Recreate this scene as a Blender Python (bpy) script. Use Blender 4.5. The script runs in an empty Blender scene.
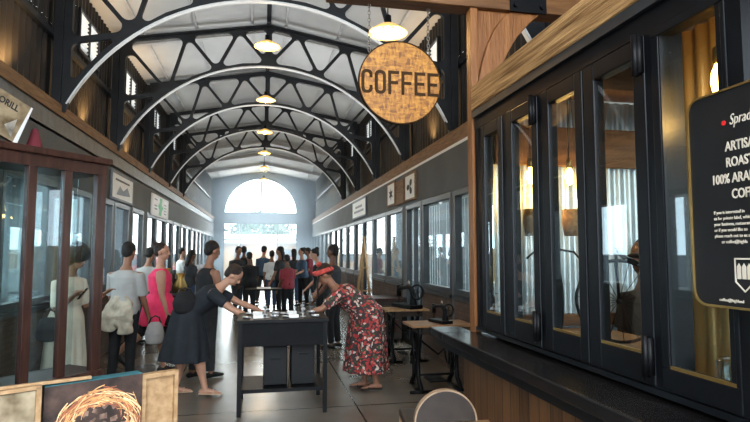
import bpy, bmesh, math, random
from math import sin, cos, pi, sqrt, atan2, radians as R
from mathutils import Vector as V, Matrix, noise
random.seed(7)
SC = bpy.context.scene
COL = SC.collection
ORD = ['first', 'second', 'third', 'fourth', 'fifth', 'sixth', 'seventh', 'eighth', 'ninth', 'tenth', 'eleventh', 'twelfth', 'thirteenth', 'fourteenth', 'fifteenth']

# ------------------------------------------------------------------ materials
def newmat(name):
    m = bpy.data.materials.new(name); m.use_nodes = True
    nt = m.node_tree
    return m, nt, nt.nodes, nt.links, nt.nodes['Principled BSDF']

def mat(name, col, rough=.6, metal=0, var=.12, scale=6, bump=0, spec=.5, stretch=(1, 1, 1), col2=None, bscale=None, detail=3):
    """plain surface with mottled colour and optional bump"""
    m, nt, N, L, b = newmat(name)
    tc = N.new('ShaderNodeTexCoord'); mp = N.new('ShaderNodeMapping'); mp.inputs['Scale'].default_value = stretch
    L.new(tc.outputs['Object'], mp.inputs['Vector'])
    nz = N.new('ShaderNodeTexNoise'); nz.inputs['Scale'].default_value = scale; nz.inputs['Detail'].default_value = detail
    L.new(mp.outputs['Vector'], nz.inputs['Vector'])
    rp = N.new('ShaderNodeValToRGB')
    a = [max(0, c * (1 - var)) for c in col]; c2 = col2 or [min(1, c * (1 + var)) for c in col]
    rp.color_ramp.elements[0].color = (*a, 1); rp.color_ramp.elements[1].color = (*c2, 1)
    rp.color_ramp.elements[0].position = .3; rp.color_ramp.elements[1].position = .7
    L.new(nz.outputs['Fac'], rp.inputs['Fac']); L.new(rp.outputs['Color'], b.inputs['Base Color'])
    b.inputs['Roughness'].default_value = rough; b.inputs['Metallic'].default_value = metal
    b.inputs['Specular IOR Level'].default_value = spec
    if bump:
        bp = N.new('ShaderNodeBump'); bp.inputs['Strength'].default_value = bump; bp.inputs['Distance'].default_value = .02
        n2 = N.new('ShaderNodeTexNoise'); n2.inputs['Scale'].default_value = bscale or scale * 3; n2.inputs['Detail'].default_value = 4
        L.new(mp.outputs['Vector'], n2.inputs['Vector'])
        L.new(n2.outputs['Fac'], bp.inputs['Height']); L.new(bp.outputs['Normal'], b.inputs['Normal'])
    return m

def emit(name, col, s):
    m, nt, N, L, b = newmat(name)
    b.inputs['Base Color'].default_value = (*col, 1)
    b.inputs['Emission Color'].default_value = (*col, 1); b.inputs['Emission Strength'].default_value = s
    return m

def glass(name, tint=(.93, .97, .97), gloss=1.0, haze=0):
    m, nt, N, L, b = newmat(name)
    N.remove(b); out = N['Material Output']
    tr = N.new('ShaderNodeBsdfTransparent'); tr.inputs['Color'].default_value = (*tint, 1)
    gl = N.new('ShaderNodeBsdfGlossy'); gl.inputs['Roughness'].default_value = .02; gl.inputs['Color'].default_value = (.95, .97, 1, 1)
    fr = N.new('ShaderNodeFresnel'); ge = N.new('ShaderNodeNewGeometry')
    mi = N.new('ShaderNodeMapRange'); mi.inputs['To Min'].default_value = 1.45; mi.inputs['To Max'].default_value = 1 / 1.45
    L.new(ge.outputs['Backfacing'], mi.inputs['Value']); L.new(mi.outputs[0], fr.inputs['IOR'])
    mu = N.new('ShaderNodeMath'); mu.operation = 'MULTIPLY'; mu.inputs[1].default_value = gloss; mu.use_clamp = True
    L.new(fr.outputs['Fac'], mu.inputs[0])
    mx = N.new('ShaderNodeMixShader'); L.new(mu.outputs[0], mx.inputs['Fac']); L.new(tr.outputs[0], mx.inputs[1]); L.new(gl.outputs[0], mx.inputs[2])
    if haze:
        df = N.new('ShaderNodeBsdfDiffuse'); df.inputs['Color'].default_value = (.7, .8, .85, 1)
        m2 = N.new('ShaderNodeMixShader'); m2.inputs['Fac'].default_value = haze
        L.new(mx.outputs[0], m2.inputs[1]); L.new(df.outputs[0], m2.inputs[2]); mx = m2
    L.new(mx.outputs[0], out.inputs['Surface'])
    return m

def woodmat(name, c1, c2, rough=.55, scale=3, stretch=(14, 1.2, 14), bump=.25):
    m = mat(name, c1, rough, 0, 0, scale, bump, .4, stretch, c2, scale * 2.5, 6)
    return m

def floor_mat():
    m, nt, N, L, b = newmat('polished concrete')
    tc = N.new('ShaderNodeTexCoord')
    n1 = N.new('ShaderNodeTexNoise'); n1.inputs['Scale'].default_value = .9; n1.inputs['Detail'].default_value = 5; n1.inputs['Roughness'].default_value = .5
    L.new(tc.outputs['Object'], n1.inputs['Vector'])
    rp = N.new('ShaderNodeValToRGB'); e = rp.color_ramp.elements
    e[0].color = (.11, .090, .074, 1); e[0].position = .2; e[1].color = (.235, .205, .175, 1); e[1].position = .85
    L.new(n1.outputs['Fac'], rp.inputs['Fac'])
    # saw-cut joints, 2.4 m x 2.9 m
    sp = N.new('ShaderNodeSeparateXYZ'); L.new(tc.outputs['Object'], sp.inputs[0])
    def line(sock, off, pitch):
        a = N.new('ShaderNodeMath'); a.operation = 'ADD'; a.inputs[1].default_value = off; L.new(sock, a.inputs[0])
        p = N.new('ShaderNodeMath'); p.operation = 'PINGPONG'; p.inputs[1].default_value = pitch / 2; L.new(a.outputs[0], p.inputs[0])
        c = N.new('ShaderNodeMath'); c.operation = 'LESS_THAN'; c.inputs[1].default_value = .009; L.new(p.outputs[0], c.inputs[0])
        return c.outputs[0]
    l1 = line(sp.outputs['X'], -.99 + 24, 2.0); l2 = line(sp.outputs['Y'], -.6, 2.6)
    mx = N.new('ShaderNodeMath'); mx.operation = 'MAXIMUM'; L.new(l1, mx.inputs[0]); L.new(l2, mx.inputs[1])
    mc = N.new('ShaderNodeMixRGB'); mc.inputs['Color2'].default_value = (.02, .018, .016, 1)
    L.new(mx.outputs[0], mc.inputs['Fac']); L.new(rp.outputs['Color'], mc.inputs['Color1']); L.new(mc.outputs[0], b.inputs['Base Color'])
    b.inputs['Roughness'].default_value = .24
    return m

def osb_mat():
    m, nt, N, L, b = newmat('strand board')
    tc = N.new('ShaderNodeTexCoord')
    def flakes(rot, sc, st):
        mp = N.new('ShaderNodeMapping'); mp.inputs['Rotation'].default_value = (0, rot, 0); mp.inputs['Scale'].default_value = st
        L.new(tc.outputs['Object'], mp.inputs['Vector'])
        n = N.new('ShaderNodeTexNoise'); n.inputs['Scale'].default_value = 2; n.inputs['Detail'].default_value = 2; L.new(mp.outputs[0], n.inputs['Vector'])
        ad = N.new('ShaderNodeMixRGB'); ad.inputs['Fac'].default_value = .2; L.new(mp.outputs[0], ad.inputs['Color1']); L.new(n.outputs['Color'], ad.inputs['Color2'])
        v = N.new('ShaderNodeTexVoronoi'); v.inputs['Scale'].default_value = sc; L.new(ad.outputs[0], v.inputs['Vector'])
        return v
    v1 = flakes(.5, 24, (3.5, 1, 1.2)); v2 = flakes(-.9, 22, (1.1, 1, 3.8))
    mx = N.new('ShaderNodeMixRGB'); mx.inputs['Fac'].default_value = .5; L.new(v1.outputs['Color'], mx.inputs['Color1']); L.new(v2.outputs['Color'], mx.inputs['Color2'])
    bw = N.new('ShaderNodeRGBToBW'); L.new(mx.outputs[0], bw.inputs[0])
    rp = N.new('ShaderNodeValToRGB'); e = rp.color_ramp.elements
    e[0].position = .2; e[0].color = (.16, .058, .006, 1); e[1].position = .9; e[1].color = (.52, .25, .035, 1)
    x = e.new(.5); x.color = (.34, .14, .014, 1)
    L.new(bw.outputs[0], rp.inputs['Fac']); L.new(rp.outputs['Color'], b.inputs['Base Color']); b.inputs['Roughness'].default_value = .5
    bp = N.new('ShaderNodeBump'); bp.inputs['Strength'].default_value = .3; bp.inputs['Distance'].default_value = .01; L.new(bw.outputs[0], bp.inputs['Height']); L.new(bp.outputs['Normal'], b.inputs['Normal'])
    return m

def floral_mat():
    m, nt, N, L, b = newmat('floral cotton')
    tc = N.new('ShaderNodeTexCoord')
    n = N.new('ShaderNodeTexNoise'); n.inputs['Scale'].default_value = 9; L.new(tc.outputs['Object'], n.inputs['Vector'])
    ad = N.new('ShaderNodeMixRGB'); ad.inputs['Fac'].default_value = .12; L.new(tc.outputs['Object'], ad.inputs['Color1']); L.new(n.outputs['Color'], ad.inputs['Color2'])
    v = N.new('ShaderNodeTexVoronoi'); v.inputs['Scale'].default_value = 32; L.new(ad.outputs[0], v.inputs['Vector'])
    sp = N.new('ShaderNodeSeparateColor'); L.new(v.outputs['Color'], sp.inputs[0])
    rp = N.new('ShaderNodeValToRGB'); rp.color_ramp.interpolation = 'CONSTANT'; e = rp.color_ramp.elements
    e[0].position = 0; e[0].color = (.34, .04, .04, 1); e[1].position = .3; e[1].color = (.48, .12, .10, 1)
    for p, c in ((.48, (.55, .38, .32)), (.62, (.38, .05, .05)), (.78, (.06, .10, .05)), (.9, (.5, .47, .43))):
        x = e.new(p); x.color = (*c, 1)
    L.new(sp.outputs[0], rp.inputs['Fac'])
    lt = N.new('ShaderNodeMath'); lt.operation = 'GREATER_THAN'; lt.inputs[1].default_value = .5; L.new(v.outputs['Distance'], lt.inputs[0])
    mx = N.new('ShaderNodeMixRGB'); mx.inputs['Color2'].default_value = (.045, .035, .035, 1); L.new(lt.outputs[0], mx.inputs['Fac']); L.new(rp.outputs['Color'], mx.inputs['Color1'])
    L.new(mx.outputs[0], b.inputs['Base Color']); b.inputs['Roughness'].default_value = .8
    return m

def plank_mat(name, c1, c2, pitch=.11):
    """vertical boards along local Y"""
    m, nt, N, L, b = newmat(name)
    tc = N.new('ShaderNodeTexCoord'); sp = N.new('ShaderNodeSeparateXYZ'); L.new(tc.outputs['Object'], sp.inputs[0])
    dv = N.new('ShaderNodeMath'); dv.operation = 'DIVIDE'; dv.inputs[1].default_value = pitch; L.new(sp.outputs['Y'], dv.inputs[0])
    fl = N.new('ShaderNodeMath'); fl.operation = 'FLOOR'; L.new(dv.outputs[0], fl.inputs[0])
    wn = N.new('ShaderNodeTexWhiteNoise'); wn.noise_dimensions = '1D'; L.new(fl.outputs[0], wn.inputs['W'])
    mp = N.new('ShaderNodeMapping'); mp.inputs['Scale'].default_value = (20, 20, 1.5); L.new(tc.outputs['Object'], mp.inputs['Vector'])
    nz = N.new('ShaderNodeTexNoise'); nz.inputs['Scale'].default_value = 2; nz.inputs['Detail'].default_value = 5; L.new(mp.outputs[0], nz.inputs['Vector'])
    ad = N.new('ShaderNodeMath'); ad.operation = 'MULTIPLY_ADD'; ad.inputs[1].default_value = .5; L.new(wn.outputs['Value'], ad.inputs[0]); L.new(nz.outputs['Fac'], ad.inputs[2])
    rp = N.new('ShaderNodeValToRGB'); rp.color_ramp.elements[0].position = .3; rp.color_ramp.elements[0].color = (*c1, 1); rp.color_ramp.elements[1].color = (*c2, 1)
    L.new(ad.outputs[0], rp.inputs['Fac'])
    fr = N.new('ShaderNodeMath'); fr.operation = 'FRACT'; L.new(dv.outputs[0], fr.inputs[0])
    lt = N.new('ShaderNodeMath'); lt.operation = 'LESS_THAN'; lt.inputs[1].default_value = .05; L.new(fr.outputs[0], lt.inputs[0])
    mx = N.new('ShaderNodeMixRGB'); mx.inputs['Color2'].default_value = (.01, .006, .004, 1); L.new(lt.outputs[0], mx.inputs['Fac']); L.new(rp.outputs['Color'], mx.inputs['Color1'])
    L.new(mx.outputs[0], b.inputs['Base Color']); b.inputs['Roughness'].default_value = .5
    return m

def brick_mat(name, c1, c2, mortar):
    m, nt, N, L, b = newmat(name)
    tc = N.new('ShaderNodeTexCoord'); sp = N.new('ShaderNodeSeparateXYZ'); L.new(tc.outputs['Object'], sp.inputs[0])
    cb = N.new('ShaderNodeCombineXYZ'); L.new(sp.outputs['Y'], cb.inputs[0]); L.new(sp.outputs['Z'], cb.inputs[1])
    br = N.new('ShaderNodeTexBrick'); br.inputs['Scale'].default_value = 4.5; br.inputs['Mortar Size'].default_value = .018
    br.inputs['Color1'].default_value = (*c1, 1); br.inputs['Color2'].default_value = (*c2, 1); br.inputs['Mortar'].default_value = (*mortar, 1)
    L.new(cb.outputs[0], br.inputs['Vector']); L.new(br.outputs['Color'], b.inputs['Base Color']); b.inputs['Roughness'].default_value = .85
    return m

M = dict(
    floor=floor_mat(), osb=osb_mat(), floral=floral_mat(),
    roof=mat('roof lining sheet', (.60, .60, .58), .7, 0, .10, 1.3, stretch=(1, .6, 1)),
    steel=mat('dark painted truss steel', (.016, .018, .021), .45, 0, .3, 5),
    flange=mat('white painted flange', (.62, .63, .63), .5, 0, .05),
    purlin=mat('pale purlin steel', (.55, .55, .54), .5, 0, .1),
    corr_dark=mat('charcoal corrugated sheet', (.055, .050, .046), .38, .6, .25, 2),
    corr_gal=mat('galvanised corrugated sheet', (.50, .55, .57), .35, .7, .15, 3),
    corr_bulblit=mat('bulb-tinted corrugated sheet', (.60, .42, .20), .38, .5, .15, 3),  # golden light of the bulb put into the sheet colour
    fascia=woodmat('brown fascia board', (.15, .085, .045), (.30, .18, .095), .65),
    flash=mat('blue grey flashing', (.13, .155, .18), .5, .2, .2, 8),
    white=mat('white paint', (.80, .80, .78), .5, 0, .04),
    greywall=mat('grey painted board', (.105, .115, .12), .7, 0, .12, 2),
    endwall=mat('pale grey end wall plaster', (.16, .18, .20), .85, 0, .1, 1.5),
    frame=mat('dark grey window frame paint', (.030, .034, .038), .4, 0, .2),
    black=mat('black window frame lacquer', (.006, .007, .009), .42, 0, .3, 8, 0, .3),
    iron=mat('black cast iron', (.005, .005, .006), .5, .1, .3, 20, 0, .3),
    glass=glass('clear window glass', (.90, .95, .95), 1.0),
    glassd=glass('kiosk glass', (.80, .85, .85), 1.4),
    glassc=glass('cabinet glass', (.90, .95, .96), .8),
    timber=woodmat('rough sawn pale timber', (.17, .08, .026), (.68, .43, .20), .7, 2.2, (14, .9, 26), 1.0),
    otimber=woodmat('orange stained timber', (.15, .058, .018), (.28, .125, .042), .5, 2.4, (9, 9, 1.2), .3),
    otimberx=woodmat('orange stained beam timber', (.11, .05, .019), (.20, .10, .04), .5, 2.4, (1.2, 9, 9), .3),
    mahog=woodmat('mahogany', (.028, .012, .009), (.065, .027, .019), .35, 3, (12, 12, 1.3), .1),
    counter=mat('black polished counter', (.012, .011, .012), .22, 0, .4, 6, .02),
    clad=plank_mat('brown cladding boards', (.06, .026, .010), (.18, .085, .034)),
    brick=brick_mat('dark brown brick', (.09, .055, .04), (.13, .08, .055), (.06, .05, .045)),
    palewood=woodmat('raw pale wood', (.24, .145, .07), (.38, .25, .14), .7, 3, (10, 2, 10), .1),
    midwood=woodmat('oiled table wood', (.20, .11, .055), (.36, .22, .12), .35, 3, (2, 10, 10), .1),
    rimwood=woodmat('bent rim wood', (.20, .13, .08), (.34, .24, .16), .6, 3, (4, 4, 4), .1),
    brass=mat('brass edge', (.36, .24, .09), .35, .8, .1),
    boardblk=mat('black sign board', (.010, .010, .011), .5, 0, .2),
    letter=mat('cream sign lettering', (.52, .47, .39), .6, 0, .03),
    red=mat('red paint', (.6, .03, .03), .5, 0, .05),
    green=mat('green sign print', (.03, .50, .14), .5, 0, .15, 20),
    dark=mat('dark brown lettering', (.055, .032, .017), .9, 0, .2, 6, 0, .1),
    ink=mat('black ink', (.02, .02, .02), .6, 0, .2),
    chain=mat('steel chain', (.25, .22, .19), .4, .8, .2),
    enamel=emit('self-glowing enamel shade', (.80, .50, .16), .7),  # shade emits by itself, bulb glow put into the enamel
    bulb=emit('glowing bulb glass', (1, .62, .18), 40),
    filament=emit('glowing filament bulb', (1, .55, .14), 30),
    silver=mat('silver canvas print', (.42, .40, .36), .35, .5, .5, 14),
    goldpr=mat('gold sketch print', (.26, .18, .09), .5, .2, .6, 9, 0, .5, (1, 1, 1), (.46, .38, .26)),
    canvas=mat('dark painted canvas', (.045, .026, .020), .7, 0, .7, 12, .2),
    teal=mat('teal canvas edge', (.02, .10, .12), .7, 0, .3),
    twig1=mat('twig ochre', (.52, .27, .11), .7, 0, .3, 20), twig2=mat('twig pale', (.72, .50, .28), .7, 0, .2, 20), twig3=mat('twig rust', (.30, .10, .05), .7, 0, .3, 20),
    cloth=mat('black table cloth', (.004, .0045, .006), .85, 0, .3, 10, .2),
    crate=mat('black plastic crate', (.0045, .0045, .006), .6, 0, .3),
    trinket=mat('silver trinkets', (.55, .56, .58), .3, .8, .3, 30),
    wicker=mat('wicker', (.36, .20, .07), .7, 0, .4, 40, .4),
    tan=mat('tan plaster', (.30, .17, .06), .9, 0, .08, .5), rooft=mat('pale roof sheet', (.22, .24, .26), .6, 0, .05),
    ground=mat('sunlit paving', (.20, .18, .16), .9, 0, .1, .4), leaf=mat('leaf green', (.025, .09, .02), .7, 0, .5, 3), trunk=mat('bark', (.12, .08, .05), .9, 0, .3),
    blind=mat('white vertical blind fabric', (.70, .73, .73), .7, 0, .06, 3),
    carred=mat('red car paint', (.5, .04, .03), .3, 0, .05), rubber=mat('tyre rubber', (.02, .02, .02), .8),
    hair=mat('black hair', (.012, .009, .008), .55, 0, .4, 40, .6), hairb=mat('dark brown hair', (.028, .016, .011), .55, 0, .4, 40, .6), hairg=mat('auburn hair', (.10, .04, .022), .5, 0, .4, 40, .6),
    eye=mat('dark eye', (.01, .008, .008), .2), lips=mat('lips', (.30, .09, .07), .5),
    pink=mat('pink cotton', (.70, .045, .13), .8, 0, .15, 8, .1), navy=mat('black dress cotton', (.017, .021, .027), .85, 0, .25, 8, .1),
    blk=mat('black cotton', (.014, .014, .016), .85, 0, .3, 8), cream=mat('cream dress cotton', (.62, .52, .42), .85, 0, .1, 6), grey=mat('grey cotton', (.34, .33, .32), .85, 0, .1, 6),
    khaki=mat('beige denim jacket', (.40, .35, .28), .85, 0, .2, 12, .3), denim=mat('blue denim', (.05, .08, .14), .85, 0, .2, 12), shoe=mat('black shoe leather', (.012, .012, .012), .5), sandal=mat('tan sandal', (.50, .36, .25), .7),
    redband=mat('red bandana', (.60, .10, .08), .8, 0, .4, 18), charcoal=mat('charcoal cloth', (.045, .046, .05), .85, 0, .2, 8), maroon=mat('maroon cotton', (.20, .03, .04), .85), teal2=mat('slate blue cotton', (.07, .11, .16), .85), white2=mat('white shirt cotton', (.62, .62, .60), .85),
    phone=mat('black phone', (.01, .01, .012), .2), leather=mat('dark leather', (.03, .02, .015), .45, 0, .3, 10),
    silhouette=mat('dark apron cloth', (.03, .028, .028), .85),
)
for k, c in dict(skin1=(.27, .135, .085), skin2=(.42, .235, .16), skin3=(.13, .065, .042)).items():
    M[k] = mat('skin tone ' + k[-1], c, .5, 0, .06, 10)

# ------------------------------------------------------------------ mesh builder
class MB:
    def __init__(s): s.v = []; s.f = []
    def add(s, vs, fs):
        o = len(s.v); s.v += [tuple(v) for v in vs]; s.f += [tuple(i + o for i in f) for f in fs]; return s
    def box(s, x0, x1, y0, y1, z0, z1):
        return s.add([(x, y, z) for x in (x0, x1) for y in (y0, y1) for z in (z0, z1)],
                     [(0, 1, 3, 2), (4, 6, 7, 5), (0, 4, 5, 1), (2, 3, 7, 6), (0, 2, 6, 4), (1, 5, 7, 3)])
    def obox(s, c, ax, ay, az, hx, hy, hz):
        c, ax, ay, az = V(c), V(ax).normalized() * hx, V(ay).normalized() * hy, V(az).normalized() * hz
        return s.add([c + ax * i + ay * j + az * k for i in (-1, 1) for j in (-1, 1) for k in (-1, 1)],
                     [(0, 1, 3, 2), (4, 6, 7, 5), (0, 4, 5, 1), (2, 3, 7, 6), (0, 2, 6, 4), (1, 5, 7, 3)])
    def bar(s, p, q, w, h, up=(0, 0, 1)):
        p, q = V(p), V(q); d = q - p; u = V(up); a = d.cross(u)
        if a.length < 1e-5: a = d.cross(V((1, 0, 0)))
        a.normalize(); b = a.cross(d).normalized()
        return s.obox((p + q) / 2, d, a, b, d.length / 2, w / 2, h / 2)
    def rings(s, rs, closed=False, cap=True):
        n = len(rs[0]); vs = [p for r in rs for p in r]; fs = []
        m = len(rs)
        for i in range(m if closed else m - 1):
            for j in range(n):
                a, b = i * n + j, i * n + (j + 1) % n; c, d = ((i + 1) % m) * n + (j + 1) % n, ((i + 1) % m) * n + j
                fs.append((a, b, c, d))
        if cap and not closed: fs += [tuple(range(n - 1, -1, -1)), tuple(range((m - 1) * n, m * n))]
        return s.add(vs, fs)
    def tube(s, pts, r, n=8, side=None, flat=None, closed=False, roundcap=False, wob=None):
        """r: number or list; flat: list of ratios (thickness / width) across 'side'"""
        pts = [V(p) for p in pts]; m = len(pts)
        r = list(r) if isinstance(r, (list, tuple)) else [r] * m
        fl = list(flat) if isinstance(flat, (list, tuple)) else [flat or 1] * m
        if roundcap and not closed:
            d0 = (pts[0] - pts[1]).normalized(); d1 = (pts[-1] - pts[-2]).normalized()
            A = [(pts[0] + d0 * r[0] * e * min(1, fl[0]), r[0] * q) for e, q in ((.95, .3), (.75, .66), (.4, .92))]
            B = [(pts[-1] + d1 * r[-1] * e * min(1, fl[-1]), r[-1] * q) for e, q in ((.4, .92), (.75, .66), (.95, .3))]
            pts = [a[0] for a in A] + pts + [b[0] for b in B]; r = [a[1] for a in A] + r + [b[1] for b in B]; fl = [fl[0]] * 3 + fl + [fl[-1]] * 3; m = len(pts)
        rs = []; prev = V(side) if side else None
        for i in range(m):
            if closed: d = pts[(i + 1) % m] - pts[i - 1]
            else: d = pts[min(i + 1, m - 1)] - pts[max(i - 1, 0)]
            d.normalize()
            if prev is None: prev = d.orthogonal()
            a = (prev - d * prev.dot(d)); 
            if a.length < 1e-4: a = d.orthogonal()
            a.normalize(); b = d.cross(a)
            if not side: prev = a
            rs.append([pts[i] + (a * cos(2 * pi * j / n) + b * (sin(2 * pi * j / n) * fl[i])) * (r[i] * (wob(i, 2 * pi * j / n) if wob else 1)) for j in range(n)])
        return s.rings(rs, closed)
    def cyl(s, p, q, r0, r1=None, n=12): return s.tube([p, q], [r0, r0 if r1 is None else r1], n)
    def lathe(s, prof, c=(0, 0, 0), n=20, cap=False):
        c = V(c); return s.rings([[c + V((r * cos(2 * pi * j / n), r * sin(2 * pi * j / n), z)) for j in range(n)] for r, z in prof], cap=cap)
    def ell(s, c, rx, ry, rz, mtx=None, n=14, m=9):
        c = V(c); rs = []
        for i in range(m):
            t = pi * (i + .25) / (m - .5); 
            ring = [V((rx * sin(t) * cos(2 * pi * j / n), ry * sin(t) * sin(2 * pi * j / n), -rz * cos(t))) for j in range(n)]
            rs.append([c + (mtx @ p if mtx else p) for p in ring])
        return s.rings(rs)
    def torus(s, c, ax, R0, r, n=32, k=6):
        ax = V(ax).normalized(); a = ax.orthogonal().normalized(); b = ax.cross(a); c = V(c)
        return s.tube([c + (a * cos(2 * pi * i / n) + b * sin(2 * pi * i / n)) * R0 for i in range(n)], r, k, closed=True)
    def mesh(s, name, m=None, smooth=False):
        me = bpy.data.meshes.new(name); me.from_pydata(s.v, [], s.f); me.update()
        bm = bmesh.new(); bm.from_mesh(me); bmesh.ops.recalc_face_normals(bm, faces=bm.faces); bm.to_mesh(me); bm.free()
        if smooth: me.polygons.foreach_set('use_smooth', [True] * len(me.polygons))
        if m: me.materials.append(m)
        return me

def obj(name, mb, m, parent=None, smooth=False, off=None, bevel=0):
    if isinstance(mb, MB):
        if off is not None: mb.v = [(x - off[0], y - off[1], z - off[2]) for x, y, z in mb.v]
        me = mb.mesh(name, m, smooth)
    else:
        me = mb
        if off is not None: me.transform(Matrix.Translation(-V(off)))
        if m and not me.materials: me.materials.append(m)
    o = bpy.data.objects.new(name, me); COL.objects.link(o)
    if parent: o.parent = parent
    if bevel:
        b = o.modifiers.new('bevel', 'BEVEL'); b.width = bevel; b.segments = 2; b.limit_method = 'ANGLE'
    return o

def tag(o, label, cat, group=None, kind=None):
    o['label'] = label; o['category'] = cat
    if group: o['group'] = group
    if kind: o['kind'] = kind
    return o

class Thing:
    """an Empty at the thing's base; parts given in world coordinates unless local"""
    def __init__(s, name, label, cat, loc=(0, 0, 0), rz=0, group=None, local=False, kind=None):
        s.o = bpy.data.objects.new(name, None); COL.objects.link(s.o); s.o.empty_display_size = .1
        s.o.location = loc; s.o.rotation_euler = (0, 0, rz); s.loc = V(loc); s.local = local
        if label: tag(s.o, label, cat, group)
        if kind: s.o['kind'] = kind
    def part(s, name, mb, m, smooth=False, under=None, bevel=0):
        return obj(name, mb, m, under or s.o, smooth, None if s.local else s.loc, bevel)

def single(name, mb, m, label, cat, loc, group=None, smooth=False, kind=None, bevel=0):
    o = obj(name, mb, m, None, smooth, loc, bevel); o.location = loc
    return tag(o, label, cat, group, kind)

def struct(name, mb, m, loc=(0, 0, 0), smooth=False, parent=None, bevel=0):
    o = obj(name, mb, m, parent, smooth, loc if not parent else None, bevel)
    if not parent: o.location = loc; o['kind'] = 'structure'
    return o

def copy_tree(o, parent=None):
    c = o.copy(); COL.objects.link(c)
    if parent: c.parent = parent
    for ch in list(o.children): copy_tree(ch, c)
    return c

DG = lambda: bpy.context.evaluated_depsgraph_get()
def bake(tmp):
    dg = DG(); dg.update(); me = bpy.data.meshes.new_from_object(tmp.evaluated_get(dg))
    d = tmp.data; bpy.data.objects.remove(tmp)
    if isinstance(d, bpy.types.Curve): bpy.data.curves.remove(d)
    else: bpy.data.meshes.remove(d)
    return me

def plate(outers, holes, depth, mtx):
    """flat plate with holes, extruded, placed by a matrix"""
    cu = bpy.data.curves.new('plate', 'CURVE'); cu.dimensions = '2D'; cu.fill_mode = 'BOTH'; cu.extrude = depth / 2
    for poly in outers + holes:
        sp = cu.splines.new('POLY'); sp.points.add(len(poly) - 1); sp.use_cyclic_u = True
        for i, p in enumerate(poly): sp.points[i].co = (p[0], p[1], 0, 1)
    o = bpy.data.objects.new('plate', cu); COL.objects.link(o); me = bake(o); me.materials.clear(); me.transform(mtx); return me

def text(txt, size, mtx, xs=1.0, depth=.002, off=0, align='CENTER', shear=0, space=1):
    cu = bpy.data.curves.new('text', 'FONT'); cu.body = txt; cu.size = size; cu.extrude = depth; cu.offset = off; cu.align_x = align; cu.align_y = 'CENTER'; cu.shear = shear; cu.space_character = space; cu.resolution_u = 3
    o = bpy.data.objects.new('text', cu); COL.objects.link(o); me = bake(o); me.materials.clear()
    me.transform(mtx @ Matrix.Diagonal((xs, 1, 1, 1))); return me

def joined(meshes):
    bm = bmesh.new()
    for me in meshes: bm.from_mesh(me); bpy.data.meshes.remove(me)
    me = bpy.data.meshes.new('joined'); bm.to_mesh(me); bm.free(); return me

def basis(o, x, y):
    x = V(x).normalized(); y = V(y).normalized(); z = x.cross(y)
    m = Matrix((x, y, z)).transposed().to_4x4(); m.translation = V(o); return m

def blob(name, mb, voxel, m, parent, smooth=4, fn=None):
    """one continuous skin around closed overlapping shapes"""
    me = mb.mesh('tmp'); o = bpy.data.objects.new('tmp', me); COL.objects.link(o)
    r = o.modifiers.new('r', 'REMESH'); r.mode = 'VOXEL'; r.voxel_size = voxel
    if smooth: s = o.modifiers.new('s', 'SMOOTH'); s.iterations = smooth; s.factor = .5
    me2 = bake(o); me2.materials.clear()
    if fn:
        for v in me2.vertices: v.co = fn(v.co)
    me2.polygons.foreach_set('use_smooth', [True] * len(me2.polygons)); me2.name = name
    return obj(name, me2, m, parent)

# ------------------------------------------------------------------ setting
XL, XR, CX, YE = -2.45, 2.60, .07, 29.0
struct('floor', MB().box(-6, 6, -1.2, YE + .2, -.12, 0), M['floor'])
struct('ground', MB().box(-40, 40, -20, 70, -.4, -.125), M['ground'])

def corr(x, y0, y1, z0, z1, pitch, amp, axis='y', k=6):
    mb = MB(); n = int((y1 - y0) / pitch * k); vs = []
    for i in range(n + 1):
        y = y0 + (y1 - y0) * i / n; d = amp * sin(2 * pi * y / pitch); d = max(-amp * .7, min(amp * .7, d))
        for z in (z0, z1): vs.append((x + d, y, z) if axis == 'y' else (y, x + d, z))
    mb.add(vs, [(2 * i, 2 * i + 2, 2 * i + 3, 2 * i + 1) for i in range(n)])
    return mb

# upper corrugated side walls, with openings for the louvres left out in bands
ZT = 5.37
LOUV = [y + 1.42 for y in [7.2, 9.82, 12.44, 15.06]]
for side, x in (('left', XL - .13), ('right', XR + .13)):
    mb = MB(); a = corr(x, -1, YE, 3.2, 4.40, .15, .022); mb.add(a.v, a.f)
    a = corr(x, -1, YE, 5.02, ZT, .15, .022); mb.add(a.v, a.f)
    ys = [-1] + [q for y in LOUV for q in (y - .48, y + .48)] + [YE]
    for i in range(0, len(ys), 2):
        a = corr(x, ys[i], ys[i + 1], 4.40, 5.02, .15, .022); mb.add(a.v, a.f)
    struct('wall_' + side, mb, M['corr_dark'], smooth=False)
    sg = -1 if side == 'left' else 1
    # girt rail along the wall under the louvres
    struct('trim_1' if sg < 0 else 'trim_2', MB().box(x - sg * .035 - .03, x - sg * .035 + .03, -1, YE, 4.22, 4.29), M['steel'])
    # fascia timber over the shopfronts, flashing and white edge
    xf = XL if sg < 0 else XR
    if sg < 0:
        struct('trim_3', MB().box(xf - .08, xf + .045, -1, YE, 3.24, 3.38), M['fascia'])
        fl = MB().box(xf - .10, xf + .02, -1, YE, 3.02, 3.238); struct('trim_4', fl, M['flash'])
        struct('trim_5', MB().box(xf - .02, xf + .045, -1, YE, 2.985, 3.015), M['white'])
    else:
        struct('trim_6', MB().box(xf - .05, xf + .08, 3.72, YE, 3.08, 3.27), M['fascia'])
        struct('trim_7', MB().box(xf - .05, xf + .05, 3.9, YE, 3.035, 3.075), M['white'])

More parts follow.
